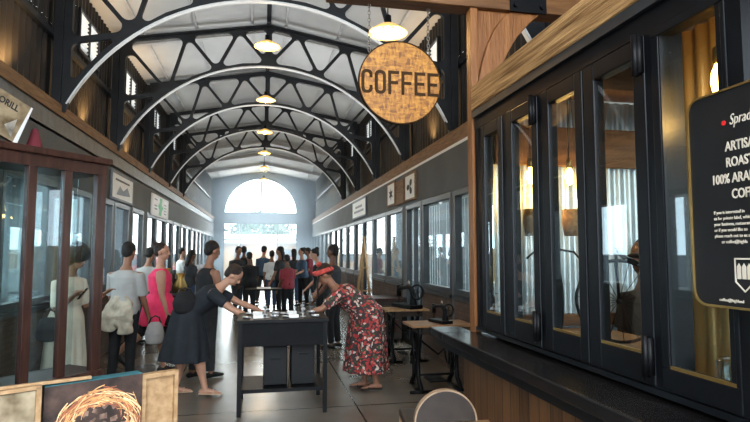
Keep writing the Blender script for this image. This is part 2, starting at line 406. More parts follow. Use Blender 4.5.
# roof: two slopes of lining with battens and purlins
def roofz(x): return 5.80 - .178 * abs(x - CX)
mb = MB()
for sg in (-1, 1):
    x1 = CX + sg * 2.75
    mb.add([(CX, -1, roofz(CX)), (CX, YE, roofz(CX)), (x1, YE, roofz(x1)), (x1, -1, roofz(x1)),
            (CX, -1, roofz(CX) + .06), (CX, YE, roofz(CX) + .06), (x1, YE, roofz(x1) + .06), (x1, -1, roofz(x1) + .06)],
           [(0, 1, 2, 3), (4, 7, 6, 5), (2, 6, 7, 3)])
struct('ceiling', mb, M['roof'])
k = 8
for i, dx in enumerate((-2.15, -1.25, -.3, .3, 1.25, 2.15)):
    x = CX + dx; struct('trim_%d' % k, MB().box(x - .02, x + .02, -1, YE, roofz(x) - .055, roofz(x) - .008), M['purlin']); k += 1
struct('trim_%d' % k, MB().box(CX - .03, CX + .03, -1, YE, roofz(CX) - .07, roofz(CX) - .012), M['steel']); k += 1
TY = [4.6 + 2.62 * i for i in range(9)]
for j, y in enumerate(TY):
    mb = MB()
    for sg in (-1, 1):
        x1 = CX + sg * 2.6
        mb.add([(CX, y + dy, roofz(CX) - .16 + dz) for dy in (.22, .30) for dz in (0, .14)] + [(x1, y + dy, roofz(x1) - .16 + dz) for dy in (.22, .30) for dz in (0, .14)],
               [(0, 1, 3, 2), (4, 6, 7, 5), (0, 4, 5, 1), (2, 3, 7, 6), (0, 2, 6, 4), (1, 5, 7, 3)])
    struct('trim_%d' % k, mb, M['purlin']); k += 1

# louvres
def louvre(x, y, sg, i):
    side = 'left' if sg < 0 else 'right'
    t = Thing('louvre_window', 'white slatted louvre high on the %s hall wall, %s one along from the camera' % (side, ORD[i]), 'louvre', (x, y, 4.40), 0, 'louvre windows under the roof')
    fr = MB().box(x - .05, x + .05, y - .48, y - .44, 4.40, 5.02).box(x - .05, x + .05, y + .44, y + .48, 4.40, 5.02).box(x - .05, x + .05, y - .44, y + .44, 4.40, 4.44).box(x - .05, x + .05, y - .44, y + .44, 4.98, 5.02).box(x - .045, x + .045, y - .02, y + .02, 4.44, 4.98)
    t.part('frame', fr, M['frame'])
    for q in range(9):
        z = 4.475 + q * .06
        t.part('slat', MB().obox((x, y, z), (0, 1, 0), (1, 0, -.8 * sg), (0, 0, 1), .44, .036, .004), M['white'])
for i, y in enumerate(LOUV):
    louvre(XL - .13, y, -1, i)
    louvre(XR + .13, y, 1, i)

# roof trusses: cut plate with rounded openings, pale flange under the arch
RA, ZC = 2.72, 2.20
HX = 2.50
def archz(x, r=RA): return ZC + sqrt(max(0, r * r - x * x))
def inset_round(pts, w, r):
    P = [V((p[0], p[1])) for p in pts]; n = len(P)
    A = sum(P[i].x * P[(i + 1) % n].y - P[(i + 1) % n].x * P[i].y for i in range(n))
    if A < 0: P.reverse()
    w = list(w) if isinstance(w, (list, tuple)) else [w] * n
    if A < 0: w = [w[(n - 2 - i) % n] for i in range(n)]
    L = []
    for i in range(n):
        d = (P[(i + 1) % n] - P[i]).normalized(); nrm = V((-d.y, d.x)); L.append((P[i] + nrm * w[i], d))
    C = []
    for i in range(n):
        (p, d), (q, e) = L[i - 1], L[i]; cr = d.x * e.y - d.y * e.x
        C.append(q.copy() if abs(cr) < 1e-3 else p + d * (((q - p).x * e.y - (q - p).y * e.x) / cr))
    out = []
    for i in range(n):
        a, b, c = C[i - 1], C[i], C[(i + 1) % n]; u = (a - b); v = (c - b); lu, lv = u.length, v.length; u.normalize(); v.normalize()
        ang = math.acos(max(-1, min(1, u.dot(v))))
        if ang > 2.9: out.append(b); continue
        t = min(r / math.tan(ang / 2), lu * .48, lv * .48); rr = t * math.tan(ang / 2)
        ce = b + (u + v).normalized() * (rr / sin(ang / 2)); s0 = b + u * t; s1 = b + v * t
        a0 = atan2(s0.y - ce.y, s0.x - ce.x); a1 = atan2(s1.y - ce.y, s1.x - ce.x); da = (a1 - a0 + pi) % (2 * pi) - pi
        out += [ce + V((cos(a0 + da * q / 5), sin(a0 + da * q / 5))) * rr for q in range(6)]
    return [(p.x, p.y) for p in out]

def make_truss():
    t = Thing('roof_truss', None, None, (0, 0, 0), 0, local=True)
    mt = Matrix.Translation((CX, 0, 0)) @ Matrix.Rotation(pi / 2, 4, 'X')
    top = lambda x: 5.66 - .175 * abs(x)
    # centre lines
    outer = [(-HX, 3.30), (-HX, top(HX) + .0), (0, top(0) + .0), (HX, top(HX)), (HX, 3.30)]
    N = 40; a0 = math.asin((HX - .06) / RA)
    arc = [(RA * sin(a0 - 2 * a0 * i / N), ZC + RA * cos(a0 - 2 * a0 * i / N)) for i in range(N + 1)]
    outer += [(HX - .05, 3.30)] + arc[1:-1] + [(-HX + .05, 3.30)]
    holes = []
    for sg in (-1, 1):
        az = lambda x: archz(x) + .025
        tz = lambda x: top(x) - .025
        def H(pts, w, r=.10): holes.append([(p[0] * sg, p[1]) for p in inset_round(pts, w, r)])
        T1, T2, T3 = (.52, tz(.52)), (1.40, tz(1.40)), (HX - .05, tz(HX - .05)); B0, B1, B2 = (0, az(0)), (.90, az(.90)), (1.70, az(1.70))
        bw = .026
        H([(0, tz(0)), B0, T1], [.05, bw, .04], .06)
        H([T1, B0, (.45, az(.45)), B1], [bw, .032, .032, bw], .07)
        H([T1, B1, T2], [bw, bw, .032], .08)
        H([T2, B1, (1.3, az(1.3)), B2], [bw, .032, .032, bw], .07)
        H([T2, B2, T3], [bw, bw, .032], .10)
        tie = (HX - .05, 4.20)
        H([T3, B2, tie], [bw, bw, .05], .09)
        H([tie, B2, (2.0, az(2.0)), (2.2, az(2.2)), (HX - .05, 3.48)], [.05, .05, .05, .05, .05], .10)
    t.part('truss_plate', plate([outer], holes, .05, mt), M['steel'])
    fl = MB(); rs = []
    for i in range(N + 1):
        a = a0 - 2 * a0 * i / N; u = V((sin(a), 0, cos(a))); c = V((CX, 0, ZC))
        rs.append([c + u * (RA - .02) + V((0, -.032, 0)), c + u * RA + V((0, -.032, 0)), c + u * RA + V((0, .032, 0)), c + u * (RA - .02) + V((0, .032, 0))])
    t.part('arch_flange', fl.rings(rs), M['flange'])
    tc = MB()
    for sg in (-1, 1): tc.bar((CX, 0, 5.665), (CX + sg * HX, 0, 5.665 - .175 * HX), .11, .03)
    t.part('top_chord', tc, M['steel'])
    for sg in (-1, 1):
        t.part('wall_post', MB().box(CX + sg * (HX + .035) - .05, CX + sg * (HX + .035) + .05, -.07, .07, 3.385 if sg < 0 else 3.28, 5.20), M['steel'])
    return t.o
tr0 = make_truss()
for i, y in enumerate(TY[:6]):
    o = tr0 if i == 0 else copy_tree(tr0); o.location = (0, y, 0)
    tag(o, 'dark steel arched roof truss with pale lower flange, %s one from the camera' % ORD[i], 'roof truss', 'roof trusses')

# end wall with arched window and door opening
ACX, AR, AZ = -.08, 1.88, 3.58
def endwall():
    out = [(-2.75, 0), (ACX - AR, 0), (ACX - AR, 3.12), (ACX + AR, 3.12), (ACX + AR, 0), (2.85, 0), (2.85, 5.35), (CX, 5.86), (-2.75, 5.35)]
    hole = [(ACX + AR * cos(pi * i / 30), AZ + AR * sin(pi * i / 30)) for i in range(31)]
    return plate([out], [hole], .3, Matrix.Translation((0, YE + .16, 0)) @ Matrix.Rotation(pi / 2, 4, 'X'))
struct('wall_far', endwall(), M['endwall'])
fr = MB(); y = YE + .12
fr.box(ACX - .04, ACX + .04, y, y + .08, AZ, AZ + AR)
rs = [[(ACX + (AR - q) * cos(pi * i / 30), y + e, AZ + (AR - q) * sin(pi * i / 30)) for q, e in ((0, 0), (.06, 0), (.06, .08), (0, .08))] for i in range(31)]
fr.rings([[V(p) for p in r] for r in rs]); fr.box(ACX - AR, ACX + AR, y, y + .08, AZ, AZ + .06)
w = Thing('window_1', None, None, (ACX, y, AZ), kind='structure')
w.part('window_frame', fr, M['frame'])
w.part('pane', plate([[(AR * cos(pi * i / 30), AR * sin(pi * i / 30)) for i in range(31)]], [], .01, Matrix.Translation((ACX, y + .04, AZ)) @ Matrix.Rotation(pi / 2, 4, 'X')), M['glass'])
w = Thing('door_1', None, None, (ACX, y, 0), kind='structure')
fr = MB()
for x in (ACX - AR + .03, -1.08, .78, ACX + AR - .03): fr.box(x - .03, x + .03, y, y + .08, 0, 3.12)
fr.box(ACX - AR, ACX + AR, y + .01, y + .07, 3.05, 3.12).box(ACX - AR, -1.08, y + .01, y + .07, 2.2, 2.26).box(.78, ACX + AR, y + .01, y + .07, 2.2, 2.26)
w.part('door_frame', fr, M['frame'])
for a, b in ((ACX - AR, -1.08), (.78, ACX + AR)): w.part('pane', MB().box(a + .06, b - .03, y + .035, y + .045, 0, 3.05), M['glass'])

# ------------------------------------------------------------------ shopfronts
nwin = [2]
def shopfront(x, sg, y0, y1, sill=1.02, head=2.36, door=False, mull=1, riser='brick', blind=False):
    """one glazed bay between y0 and y1"""
    n = nwin[0]; nwin[0] += 1
    t = Thing(('door_%d' if door else 'window_%d') % n, None, None, (x, (y0 + y1) / 2, 0), kind='structure')
    f = MB(); z0 = .0 if door else sill
    a, b = x - .05, x + .05
    f.box(a, b, y0, y0 + .07, z0, head + .08).box(a, b, y1 - .07, y1, z0, head + .08).box(a, b, y0 + .07, y1 - .07, head, head + .08)
    f.box(a, b, y0 + .07, y1 - .07, z0, z0 + .08)
    for i in range(1, mull):
        ym = y0 + (y1 - y0) * i / mull; f.box(a + .01, b - .01, ym - .03, ym + .03, z0 + .08, head)
    t.part('door_frame' if door else 'window_frame', f, M['frame'])
    t.part('pane', MB().box(x - .006, x + .006, y0 + .07, y1 - .07, z0 + .08, head), M['glass'])
    if not door:
        t.part('window_sill', MB().box(a - .03, b + .03, y0, y1, sill - .05, sill - .002), M['frame'])
        t.part('riser', MB().box(a, b, y0, y1, 0, sill - .052), M['brick'] if riser == 'brick' else M['greywall'])
    return t

LB = [(4.2, 5.6, 0, 2), (5.75, 7.2, 0, 2), (7.3, 8.5, 0, 1), (8.6, 9.7, 0, 1), (9.78, 10.80, 0, 1), (11.05, 12.05, 0, 1), (12.4, 13.45, 1, 1), (13.5, 14.7, 0, 1), (14.8, 15.8, 0, 1), (15.95, 17.1, 0, 1), (17.5, 18.5, 0, 1), (18.6, 19.8, 0, 1), (20, 21.2, 1, 1), (21.3, 22.5, 0, 1), (22.6, 23.8, 0, 1), (24, 25.4, 0, 1), (25.5, 27, 0, 1), (27.1, 28.8, 0, 1)]
RB = [(4.1, 5.5, 0, 1), (5.6, 7.12, 0, 2), (7.22, 8.62, 0, 1), (8.68, 9.66, 1, 2), (9.90, 11.28, 0, 1), (11.32, 12.72, 0, 1), (12.75, 14.0, 1, 1), (14.05, 15.3, 0, 1), (15.4, 16.8, 0, 1), (16.9, 18.3, 0, 1), (18.4, 19.6, 1, 1), (19.7, 21.2, 0, 1), (21.3, 22.8, 0, 1), (22.9, 24.4, 0, 1), (24.5, 26, 0, 1), (26.1, 28.8, 0, 2)]
for bays, x, sg in ((LB, XL, -1), (RB, XR, 1)):
    for y0, y1, d, mu in bays: shopfront(x, sg, y0, y1, door=bool(d), mull=mu)
    # solid panels between and above the bays
    mb = MB(); prev = bays[0][0]
    for y0, y1, d, mu in bays:
        if y0 - prev > .02: mb.box(x - .045, x + .045, prev, y0, 0, 2.44)
        prev = y1
    mb.box(x - .045, x + .045, prev, YE, 0, 2.44)
    mb.box(x - .045, x + .045, -1 if sg < 0 else 3.9, YE, 2.445, 3.02 if sg < 0 else 3.07)
    if sg < 0: mb.box(x - .045, x + .045, -1, bays[0][0], 0, 2.44)
    struct('wall_left_front' if sg < 0 else 'wall_right_front', mb, M['greywall'])
# shop rooms behind: ceiling and an outer wall of big windows open to daylight
for side, sg, x in (('left', -1, -5.2), ('right', 1, 5.3)):
    xi = XL if sg < 0 else XR
    a, b = sorted((x, xi + sg * .2)); y0 = -1 if sg < 0 else -1
    struct('ceiling_' + side, MB().box(a, b, y0, YE, 3.10, 3.16), M['white'])
    mb = MB().box(x - .06, x + .06, y0, YE, 0, .9).box(x - .06, x + .06, y0, YE, 2.7, 3.1)
    yy = y0
    while yy < YE: mb.box(x - .05, x + .05, yy, yy + .16, .9, 2.7); yy += 1.7
    struct('wall_%s_outer' % side, mb, M['white'])
# partitions between shop rooms
for i, (x0, x1, y) in enumerate(((-5.14, -2.5, 12.2), (-5.14, -2.5, 19.9), (2.66, 5.24, 12.74), (2.66, 5.24, 18.35))):
    struct('wall_partition' + ('' if not i else '.%03d' % i), MB().box(x0, x1, y - .04, y + .04, 0, 3.1), M['greywall'])
# white vertical blinds behind the nearer right bays
for i, (y0, y1) in enumerate(((5.7, 7.05), (7.3, 8.55), (8.75, 9.6), (10.0, 11.2))):
    t = Thing('vertical_blind', 'white vertical slat blind behind the %s right-hand shop window past the coffee kiosk' % ORD[i], 'blind', (XR + .3, (y0 + y1) / 2, 1.0))
    t.part('head_rail', MB().box(XR + .28, XR + .33, y0, y1, 2.40, 2.44), M['white'])
    mb = MB(); y = y0 + .05
    while y < y1: mb.obox((XR + .305, y, 1.72), (.35, 1, 0), (1, -.35, 0), (0, 0, 1), .038, .002, .68); y += .135
    o = t.part('slats', mb, M['blind'])

# ------------------------------------------------------------------ coffee kiosk (right foreground)
KX = 1.5
KF, KN = 3.70, .75           # far and near ends
wt = [3.60, 3.275, 2.865, 2.34, 1.90]     # centres of the posts between panels, far to near
# timber post and cross frame
t = Thing('timber_frame', 'orange timber post, curved brace and cross beam at the kiosk corner carrying the coffee sign', 'timber frame', (KX, KF + .04, 0))
t.part('post', MB().box(KX - .035, KX + .022, KF - .02, KF + .07, 0, 3.385), M['otimber'], bevel=.006)
t.part('cross_beam', MB().box(.42, 3.3, KF - .03, KF + .13, 3.387, 3.62), M['otimberx'], bevel=.01)
po = [(1.50, 2.72), (1.53, 2.86), (1.555, 2.98), (1.60, 3.12), (1.66, 3.25), (1.73, 3.34), (1.79, 3.386)]
pi_ = [(1.655, 2.72), (1.675, 2.86), (1.705, 2.96), (1.76, 3.07), (1.84, 3.20), (1.94, 3.31), (2.03, 3.386)]
rs = [[V((a[0], KF - .012, a[1])), V((a[0], KF + .10, a[1])), V((b[0], KF + .10, b[1])), V((b[0], KF - .012, b[1]))] for a, b in zip(po, pi_)]
t.part('curved_brace', MB().rings(rs), M['otimber'], bevel=.008)
t.part('brace_backing', MB().rings([[V((1.524, KF + .02, a[1])), V((1.524, KF + .06, a[1])), V((a[0] + .03, KF + .06, a[1])), V((a[0] + .03, KF + .02, a[1]))] for a in po]), M['otimber'])
bp = t.part('bracket_plate', MB().box(1.77, 2.06, KF - .045, KF - .032, 3.375, 3.60), M['iron'])
for x in (1.81, 2.02): t.part('bolt', MB().cyl((x, KF - .065, 3.42), (x, KF - .046, 3.42), .018, n=6), M['iron'], under=bp)

single('timber_lintel', MB().box(KX - .05, KX + .14, KN, KF - .04, 2.605, 2.785), M['timber'], 'long rough sawn pale timber lintel over the kiosk windows', 'lintel', (KX + .04, 2.2, 2.6), bevel=.012)
# steel head channel and black frame
struct('trim_30', MB().box(KX - .04, KX + .1, KN, KF - .04, 2.555, 2.603), M['frame'])
f = MB().box(KX - .02, KX + .08, KN, KF - .03, 2.47, 2.553)
for y in (3.205, 2.73, 2.305): f.box(KX - .018, KX + .03, y - .075, y + .06, 1.085, 2.47)
for i, y in enumerate((3.635, 1.845, 1.48)): f.box(KX - .02, KX + .08, y - (.025 if i == 0 else .05), y + (.025 if i == 0 else .05), 1.085, 2.47)
f.box(KX - .02, KX + .08, KN, 1.0, 1.085, 2.47); f.box(KX - .03, KX + .08, KN, KF - .03, 1.06, 1.083)
struct('trim_31', f, M['black'])
panels = [(3.49, 3.27, .06, .06), (3.07, 2.82, .07, .065), (2.63, 2.38, .07, .065), (2.22, 1.95, .08, .07)]
for i, (y1, y0, wa, wb) in enumerate(panels):
    t = Thing('window_%d' % (40 + i), None, None, (KX, (y1 + y0) / 2, 1.085), kind='structure')
    a, b = KX - .026, KX + .03; yb = y0 - wb
    fr = MB().box(a, b, y1, y1 + wa, 1.087, 2.465).box(a, b, yb, y0, 1.087, 2.465)
    fr.box(a, b, y0, y1, 1.087, 1.20).box(a, b, y0, y1, 2.385, 2.465)
    t.part('window_frame', fr, M['black'], bevel=.006)
    t.part('pane', MB().box(KX - .012, KX - .006, y0 - .01, y1 + .01, 1.195, 2.39), M['glassd'])
    t.part('glazing_bead', MB().box(a + .003, KX - .013, y0, y1, 1.20, 1.212), M['brass'])
    if i in (1, 3):
        yh = yb + .02
        for z0, z1 in ((2.30, 2.47), (1.12, 1.28)):
            t.part('hinge', MB().cyl((a - .022, yh, z0), (a - .022, yh, z1), .014, n=10).box(a - .02, a + .002, yh - .022, yh + .022, z0 + .01, z1 - .01), M['iron'], True)
t = Thing('window_44', None, None, (KX, 1.68, 1.085), kind='structure')
t.part('window_frame', MB().box(KX - .025, KX + .045, 1.49, 1.84, 1.087, 1.17).box(KX - .025, KX + .045, 1.49, 1.84, 2.43, 2.468).box(KX - .025, KX + .045, 1.49, 1.51, 1.17, 2.43).box(KX - .025, KX + .045, 1.80, 1.84, 1.17, 2.43), M['black'], bevel=.004)
t.part('pane', MB().box(KX - .012, KX - .006, 1.505, 1.805, 1.165, 2.435), M['glassd'])
t.part('glazing_bead', MB().box(KX - .022, KX - .013, 1.51, 1.80, 1.17, 1.182), M['brass'])
# counter and cladding
single('bar_counter', MB().box(1.225, KX + .02, .9, 3.672, .985, 1.045).box(1.225, 1.455, 3.672, 3.98, .985, 1.045), M['counter'], 'long black polished bar counter ledge under the kiosk windows', 'counter', (1.36, 2.4, .985), bevel=.008)
struct('trim_32', MB().box(1.26, 1.29, .9, 3.95, .93, .983), M['black'])
struct('wall_kiosk', MB().box(1.39, KX + .06, .9, KF, 0, .984), M['clad'], loc=(1.45, 2.3, 0))
struct('wall_kiosk_post', MB().box(KX - .1, KX + .12, .60, .98, 0, 2.6), M['clad'], loc=(1.5, .8, 0))
# kiosk interior: corrugated walls, inner counter, timber joists
mb = corr(KF - .06, KX + .1, 4.4, .0, 2.72, .085, .014, 'x', 8); struct('wall_kiosk_end', mb, M['corr_gal'], smooth=True)
mb = corr(3.9, -.9, KF - .06, 0, 2.72, .085, .014, 'y', 8); struct('wall_kiosk_back', mb, M['corr_gal'], smooth=True)
struct('ceiling_kiosk', MB().box(KX + .15, 3.88, .8, 3.62, 2.725, 2.755), M['clad'])
struct('trim_34', MB().box(KX + .1, 3.86, 3.575, 3.62, 2.22, 2.50), M['otimberx'])
struct('trim_35', MB().box(KX + .1, 3.86, 3.575, 3.62, 1.08, 1.16), M['otimberx'])
struct('wall_kiosk_partition', corr(1.78, 1.62, 2.2, 1.072, 2.55, .075, .014, 'y', 8), M['corr_bulblit'], smooth=True)
mb = MB()
for y in (1.1, 2.0, 2.9): mb.box(KX + .16, 3.85, y - .05, y + .05, 2.56, 2.72)
struct('trim_33', mb, M['otimberx'])
single('inner_counter', MB().box(KX + .09, 2.35, 1.0, 3.55, 1.02, 1.07).box(KX + .13, 2.2, 1.05, 3.5, 0, 1.02), M['midwood'], 'warm wooden counter just inside the kiosk glass', 'counter', (1.95, 2.3, 0))

def hang_bulb(x, y, z, top, label, basket=False):
    t = Thing('pendant_bulb', label, 'light', (x, y, z), group='filament bulbs in the kiosk')
    t.part('cord', MB().cyl((x, y, z + .11), (x, y, top), .004, n=6), M['black'])
    t.part('socket', MB().lathe([(.012, z + .115), (.02, z + .11), (.022, z + .055), (.016, z + .05)], (x, y, 0), 12, True), M['brass'], True)
    t.part('bulb', MB().lathe([(.012, z + .055), (.026, z + .02), (.030, z - .015), (.024, z - .05), (.008, z - .066)], (x, y, 0), 14, True), M['filament'], True)
    l = bpy.data.lights.new('bulb_light', 'POINT'); l.energy = 9; l.color = (1, .55, .16); l.shadow_soft_size = .04
    o = bpy.data.objects.new('bulb_light', l); COL.objects.link(o); o.parent = t.o; o.location = (0, 0, -.12)
hang_bulb(1.60, 1.645, 2.225, 2.56, 'glowing filament bulb above the black menu board')
hang_bulb(1.80, 3.46, 2.13, 2.72, 'glowing filament bulb seen through the second kiosk panel')
hang_bulb(2.08, 3.44, 2.13, 2.72, 'glowing filament bulb seen through the third kiosk panel')
for i, (x, y, z) in enumerate(((1.81, 3.44, 1.80), (2.09, 3.42, 1.80))):
    t = Thing('wicker_basket', 'small wicker basket hanging inside the kiosk, seen through the %s panel' % ('second', 'third')[i], 'basket', (x, y, z), group='hanging baskets')
    t.part('basket_body', MB().lathe([(.01, z - .09), (.06, z - .09), (.075, z), (.07, z + .09), (.06, z + .09), (.06, z - .07), (.01, z - .07)], (x, y, 0), 14), M['wicker'], True)
    t.part('hanger', MB().cyl((x - .06, y, z + .08), (x, y, 2.72), .003, n=5).cyl((x + .06, y, z + .08), (x, y, 2.72), .003, n=5), M['chain'])

# ornamental high-wheel bicycle on the inner counter
def wheel(c, ax, r):
    m = MB().torus(c, ax, r, .010, 40, 6)
    ax = V(ax).normalized(); a = ax.orthogonal().normalized(); b = ax.cross(a); c = V(c)
    for i in range(18):
        q = 2 * pi * i / 18; m.cyl(c + ax * .01, c + (a * cos(q) + b * sin(q)) * r, .0025, n=4)
    return m.cyl(c - ax * .025, c + ax * .025, .016, n=10)
def bike(x, y, ang, label, r=.235):
    z = 1.07; t = Thing('ornamental_bicycle', label, 'bicycle', (x, y, z), ang, local=True)
    ax = (0, 1, 0)
    t.part('wheel', wheel((0, 0, r + .01), ax, r), M['iron'], True)
    t.part('wheel', wheel((-.42, 0, .10), ax, .09), M['iron'], True)
    t.part('frame', MB().tube([(0, 0, r + .01), (.01, 0, r * 2 + .07)], .009, 6).tube([(.0, 0, r * 2 + .05), (-.10, 0, r * 2), (-.25, 0, r + .1), (-.36, 0, .19), (-.42, 0, .10)], .009, 6), M['iron'], True)
    t.part('handlebar', MB().tube([(-.04, -.16, r * 2 + .02), (.0, -.12, r * 2 + .06), (.01, 0, r * 2 + .08), (0, .12, r * 2 + .06), (-.04, .16, r * 2 + .02)], .007, 6), M['iron'], True)
    t.part('saddle', MB().ell((-.12, 0, r * 2 + .04), .07, .035, .018), M['leather'], True)
bike(1.78, 3.14, R(250), 'ornamental high-wheel bicycle on the inner counter at the far end of the kiosk')
bike(2.04, 2.88, R(142), 'ornamental high-wheel bicycle seen through the widest kiosk panel')
single('glass_jar', MB().lathe([(.02, 1.085), (.055, 1.085), (.06, 1.10), (.06, 1.21), (.05, 1.22), (.052, 1.21), (.052, 1.10), (.01, 1.095)], (1.66, 1.70, 0), 18), glass('jar glass', (.85, .9, .9), 2), 'clear glass jar standing inside the pane under the menu board', 'jar', (1.66, 1.70, 1.072), smooth=True)

# menu board
def rrect(w, h, r, n=6):
    pts = []
    for cx, cy, a in ((w / 2 - r, h / 2 - r, 0), (-w / 2 + r, h / 2 - r, pi / 2), (-w / 2 + r, -h / 2 + r, pi), (w / 2 - r, -h / 2 + r, 1.5 * pi)):
        pts += [(cx + r * cos(a + pi / 2 * i / n), cy + r * sin(a + pi / 2 * i / n)) for i in range(n + 1)]
    return pts
BY0, BY1, BZ0, BZ1, BX = 1.606, 1.02, 1.428, 2.112, 1.435
bm_ = lambda y, z, d=0: basis((BX - d, y, z), (0, -1, 0), (0, 0, 1))
bw_, bh_ = BY0 - BY1, BZ1 - BZ0; bc = ((BY0 + BY1) / 2, (BZ0 + BZ1) / 2)
t = Thing('menu_board', 'black roastery sign board with gold rim and cream lettering on the kiosk', 'sign', (BX, bc[0], BZ0))
t.part('board', plate([rrect(bw_, bh_, .05)], [], .02, bm_(*bc)), M['boardblk'])
t.part('rim', plate([rrect(bw_ + .006, bh_ + .006, .053)], [rrect(bw_ - .008, bh_ - .008, .046)], .028, bm_(*bc)), M['brass'])
for z in (BZ0 + .06, BZ1 - .06): t.part('bracket', MB().box(BX + .01, KX - .02, BY0 - .16, BY0 - .12, z - .02, z + .02), M['iron'])
def bt(txt, y, z, size, **k): return text(txt, size, bm_(y, z, .0115), align='LEFT', depth=.001, **k)
t.part('logo_lettering', bt('Sprad', 1.436, 2.010, .048, shear=.25, xs=.7), M['letter'])
t.part('logo_dot', MB().cyl((BX - .0115, 1.456, 2.006), (BX - .0135, 1.456, 2.006), .008, n=12), M['red'])
t.part('headline', joined([bt('ARTISAN', 1.456, 1.928, .042, xs=.76, off=.0008), bt('ROASTED', 1.456, 1.878, .042, xs=.76, off=.0008), bt('100% ARABICA', 1.514, 1.828, .042, xs=.76, off=.0008), bt('COFFEE', 1.440, 1.778, .042, xs=.76, off=.0008)]), M['letter'])
t.part('small_print', joined([bt(q, 1.512, 1.724 - .0185 * i, .0150, xs=.9) for i, q in enumerate(('If you is interested in', 'us for private label, white', 'your business, restaurant', 'or if you would like to', 'please reach out to us at', '       or coffee@highla'))]), M['letter'])
cr = [(-.034, .052), (.034, .052), (.034, -.022), (0, -.052), (-.034, -.022)]
t.part('crest', plate([cr], [[(p[0] * .86, p[1] * .9) for p in cr]], .002, bm_(1.408, 1.53, .0115)), M['letter'])
t.part('crest_emblem', joined([plate([[(-.025 + .018 * i, -.012), (-.011 + .018 * i, -.012), (-.011 + .018 * i, .025), (-.018 + .018 * i, .036), (-.025 + .018 * i, .025)]], [], .002, bm_(1.408, 1.53, .0115)) for i in range(3)]), M['letter'])
t.part('footer_print', bt('coffee@highland', 1.505, 1.450, .0135), M['letter'])

# round coffee sign
SX, SY, SZ, SR = .955, 3.77, 2.815, .302
t = Thing('coffee_sign', 'round strand board sign reading COFFEE hanging on chains from the cross beam', 'sign', (SX, SY, SZ - SR))
t.part('disc', MB().tube([(SX, SY - .012, SZ), (SX, SY + .012, SZ)], SR - .006, 64), M['osb'])
t.part('rim', MB().rings([[V((SX + r * cos(2 * pi * i / 64), SY + e, SZ + r * sin(2 * pi * i / 64))) for r, e in ((SR - .006, -.016), (SR + .002, -.016), (SR + .002, .016), (SR - .006, .016))] for i in range(64)], closed=True), M['dark'])
def block_letter(ch, x0, w, h, k):
    R_ = lambda a, b, c, d: [(x0 + a, c), (x0 + b, c), (x0 + b, d), (x0 + a, d)]
    def rr_(a, b, c, d, r): return [(x0 + (a + b) / 2 + p[0], (c + d) / 2 + p[1]) for p in rrect(b - a, d - c, r, 4)]
    if ch == 'O': return [rr_(0, w, 0, h, w * .42)], [rr_(k, w - k, k, h - k, w * .2)]
    if ch == 'C':
        o = rr_(0, w, 0, h, w * .42); q = rr_(k, w - k, k, h - k, w * .2)
        hi, lo = h * .66, h * .34
        out = [p for p in o if not (p[0] > x0 + w * .7 and lo < p[1] < hi)]; n = len(out)
        # outer from upper right round the left to lower right, then back along the inside
        a = sorted(range(len(o)), key=lambda t_: 0)
        O_ = [(x0 + w, hi)] + [p for p in o[:10]] + [p for p in o[10:]] + [(x0 + w, lo)]
        I_ = [(x0 + w - k, lo)] + q[::-1] + [(x0 + w - k, hi)]
        return [O_ + I_], []
    base = [R_(0, k, 0, h), R_(k - .0005, w, h - k, h), R_(k - .0005, w * .9, h * .5 - k * .5, h * .5 + k * .5)]
    if ch == 'E': base.append(R_(k - .0005, w, 0, k))
    return base, []
LW, LH, LG = .081, .172, .0165; ms = []
for i, ch in enumerate('COFFEE'):
    o_, h_ = block_letter(ch, -.284 + i * (LW + LG), LW, LH, .022)
    mt = basis((SX, SY - .0135, SZ - LH / 2 - .004), (1, 0, 0), (0, 0, 1))
    if ch in 'EF': ms += [plate([p], [], .003, mt) for p in o_]
    else: ms.append(plate(o_, h_, .003, mt))
t.part('lettering', joined(ms), M['dark'])
for dx in (-.225, .215):
    zb = SZ + sqrt(SR ** 2 - dx ** 2) - .015; zt = 3.385; nl = 14; ch = MB()
    for i in range(nl):
        z = zb + (zt - zb) * (i + .5) / nl; h = (zt - zb) / nl * .66; u = V((1, 0, 0)) if i % 2 else V((0, 1, 0))
        ch.tube([V((SX + dx, SY, z)) + u * (.009 * cos(a)) + V((0, 0, h * sin(a))) for a in [2 * pi * q / 10 for q in range(10)]], .0028, 5, closed=True)
    t.part('chain', ch, M['chain'], True)

# ------------------------------------------------------------------ pendant lamps
def pendant(x, y, z, label, top, power):
    t = Thing('pendant_lamp', label, 'lamp', (x, y, z), 0, 'pendant lamps along the hall')
    t.part('cord', MB().cyl((x, y, z + .16), (x, y, top), .006, n=6), M['black'])
    t.part('neck', MB().lathe([(.02, z + .17), (.032, z + .16), (.036, z + .09), (.045, z + .08)], (x, y, 0), 14, True), M['iron'], True)
    t.part('lamp_shade', MB().lathe([(.04, z + .085), (.075, z + .07), (.14, z + .03), (.185, z), (.19, z - .012), (.18, z - .006), (.13, z + .022), (.06, z + .06)], (x, y, 0), 28), M['enamel'], True)
    t.part('bulb', MB().ell((x, y, z + .005), .045, .045, .055), M['bulb'], True)
    l = bpy.data.lights.new('lamp_light', 'POINT'); l.energy = power; l.color = (1, .66, .30); l.shadow_soft_size = .08
    o = bpy.data.objects.new('lamp_light', l); COL.objects.link(o); o.parent = t.o; o.location = (0, 0, -.10)
for i, y in enumerate((8.0, 10.9, 13.9, 16.9, 20.0, 23.2)):
    pendant(.03, y, 4.60, 'lit enamel pendant lamp under the roof ridge, %s along the hall from the camera' % ORD[i], roofz(.03) - .07, 22)
pendant(1.15, 5.0, 3.70, 'large lit enamel pendant lamp just behind the coffee sign', roofz(1.15), 22)

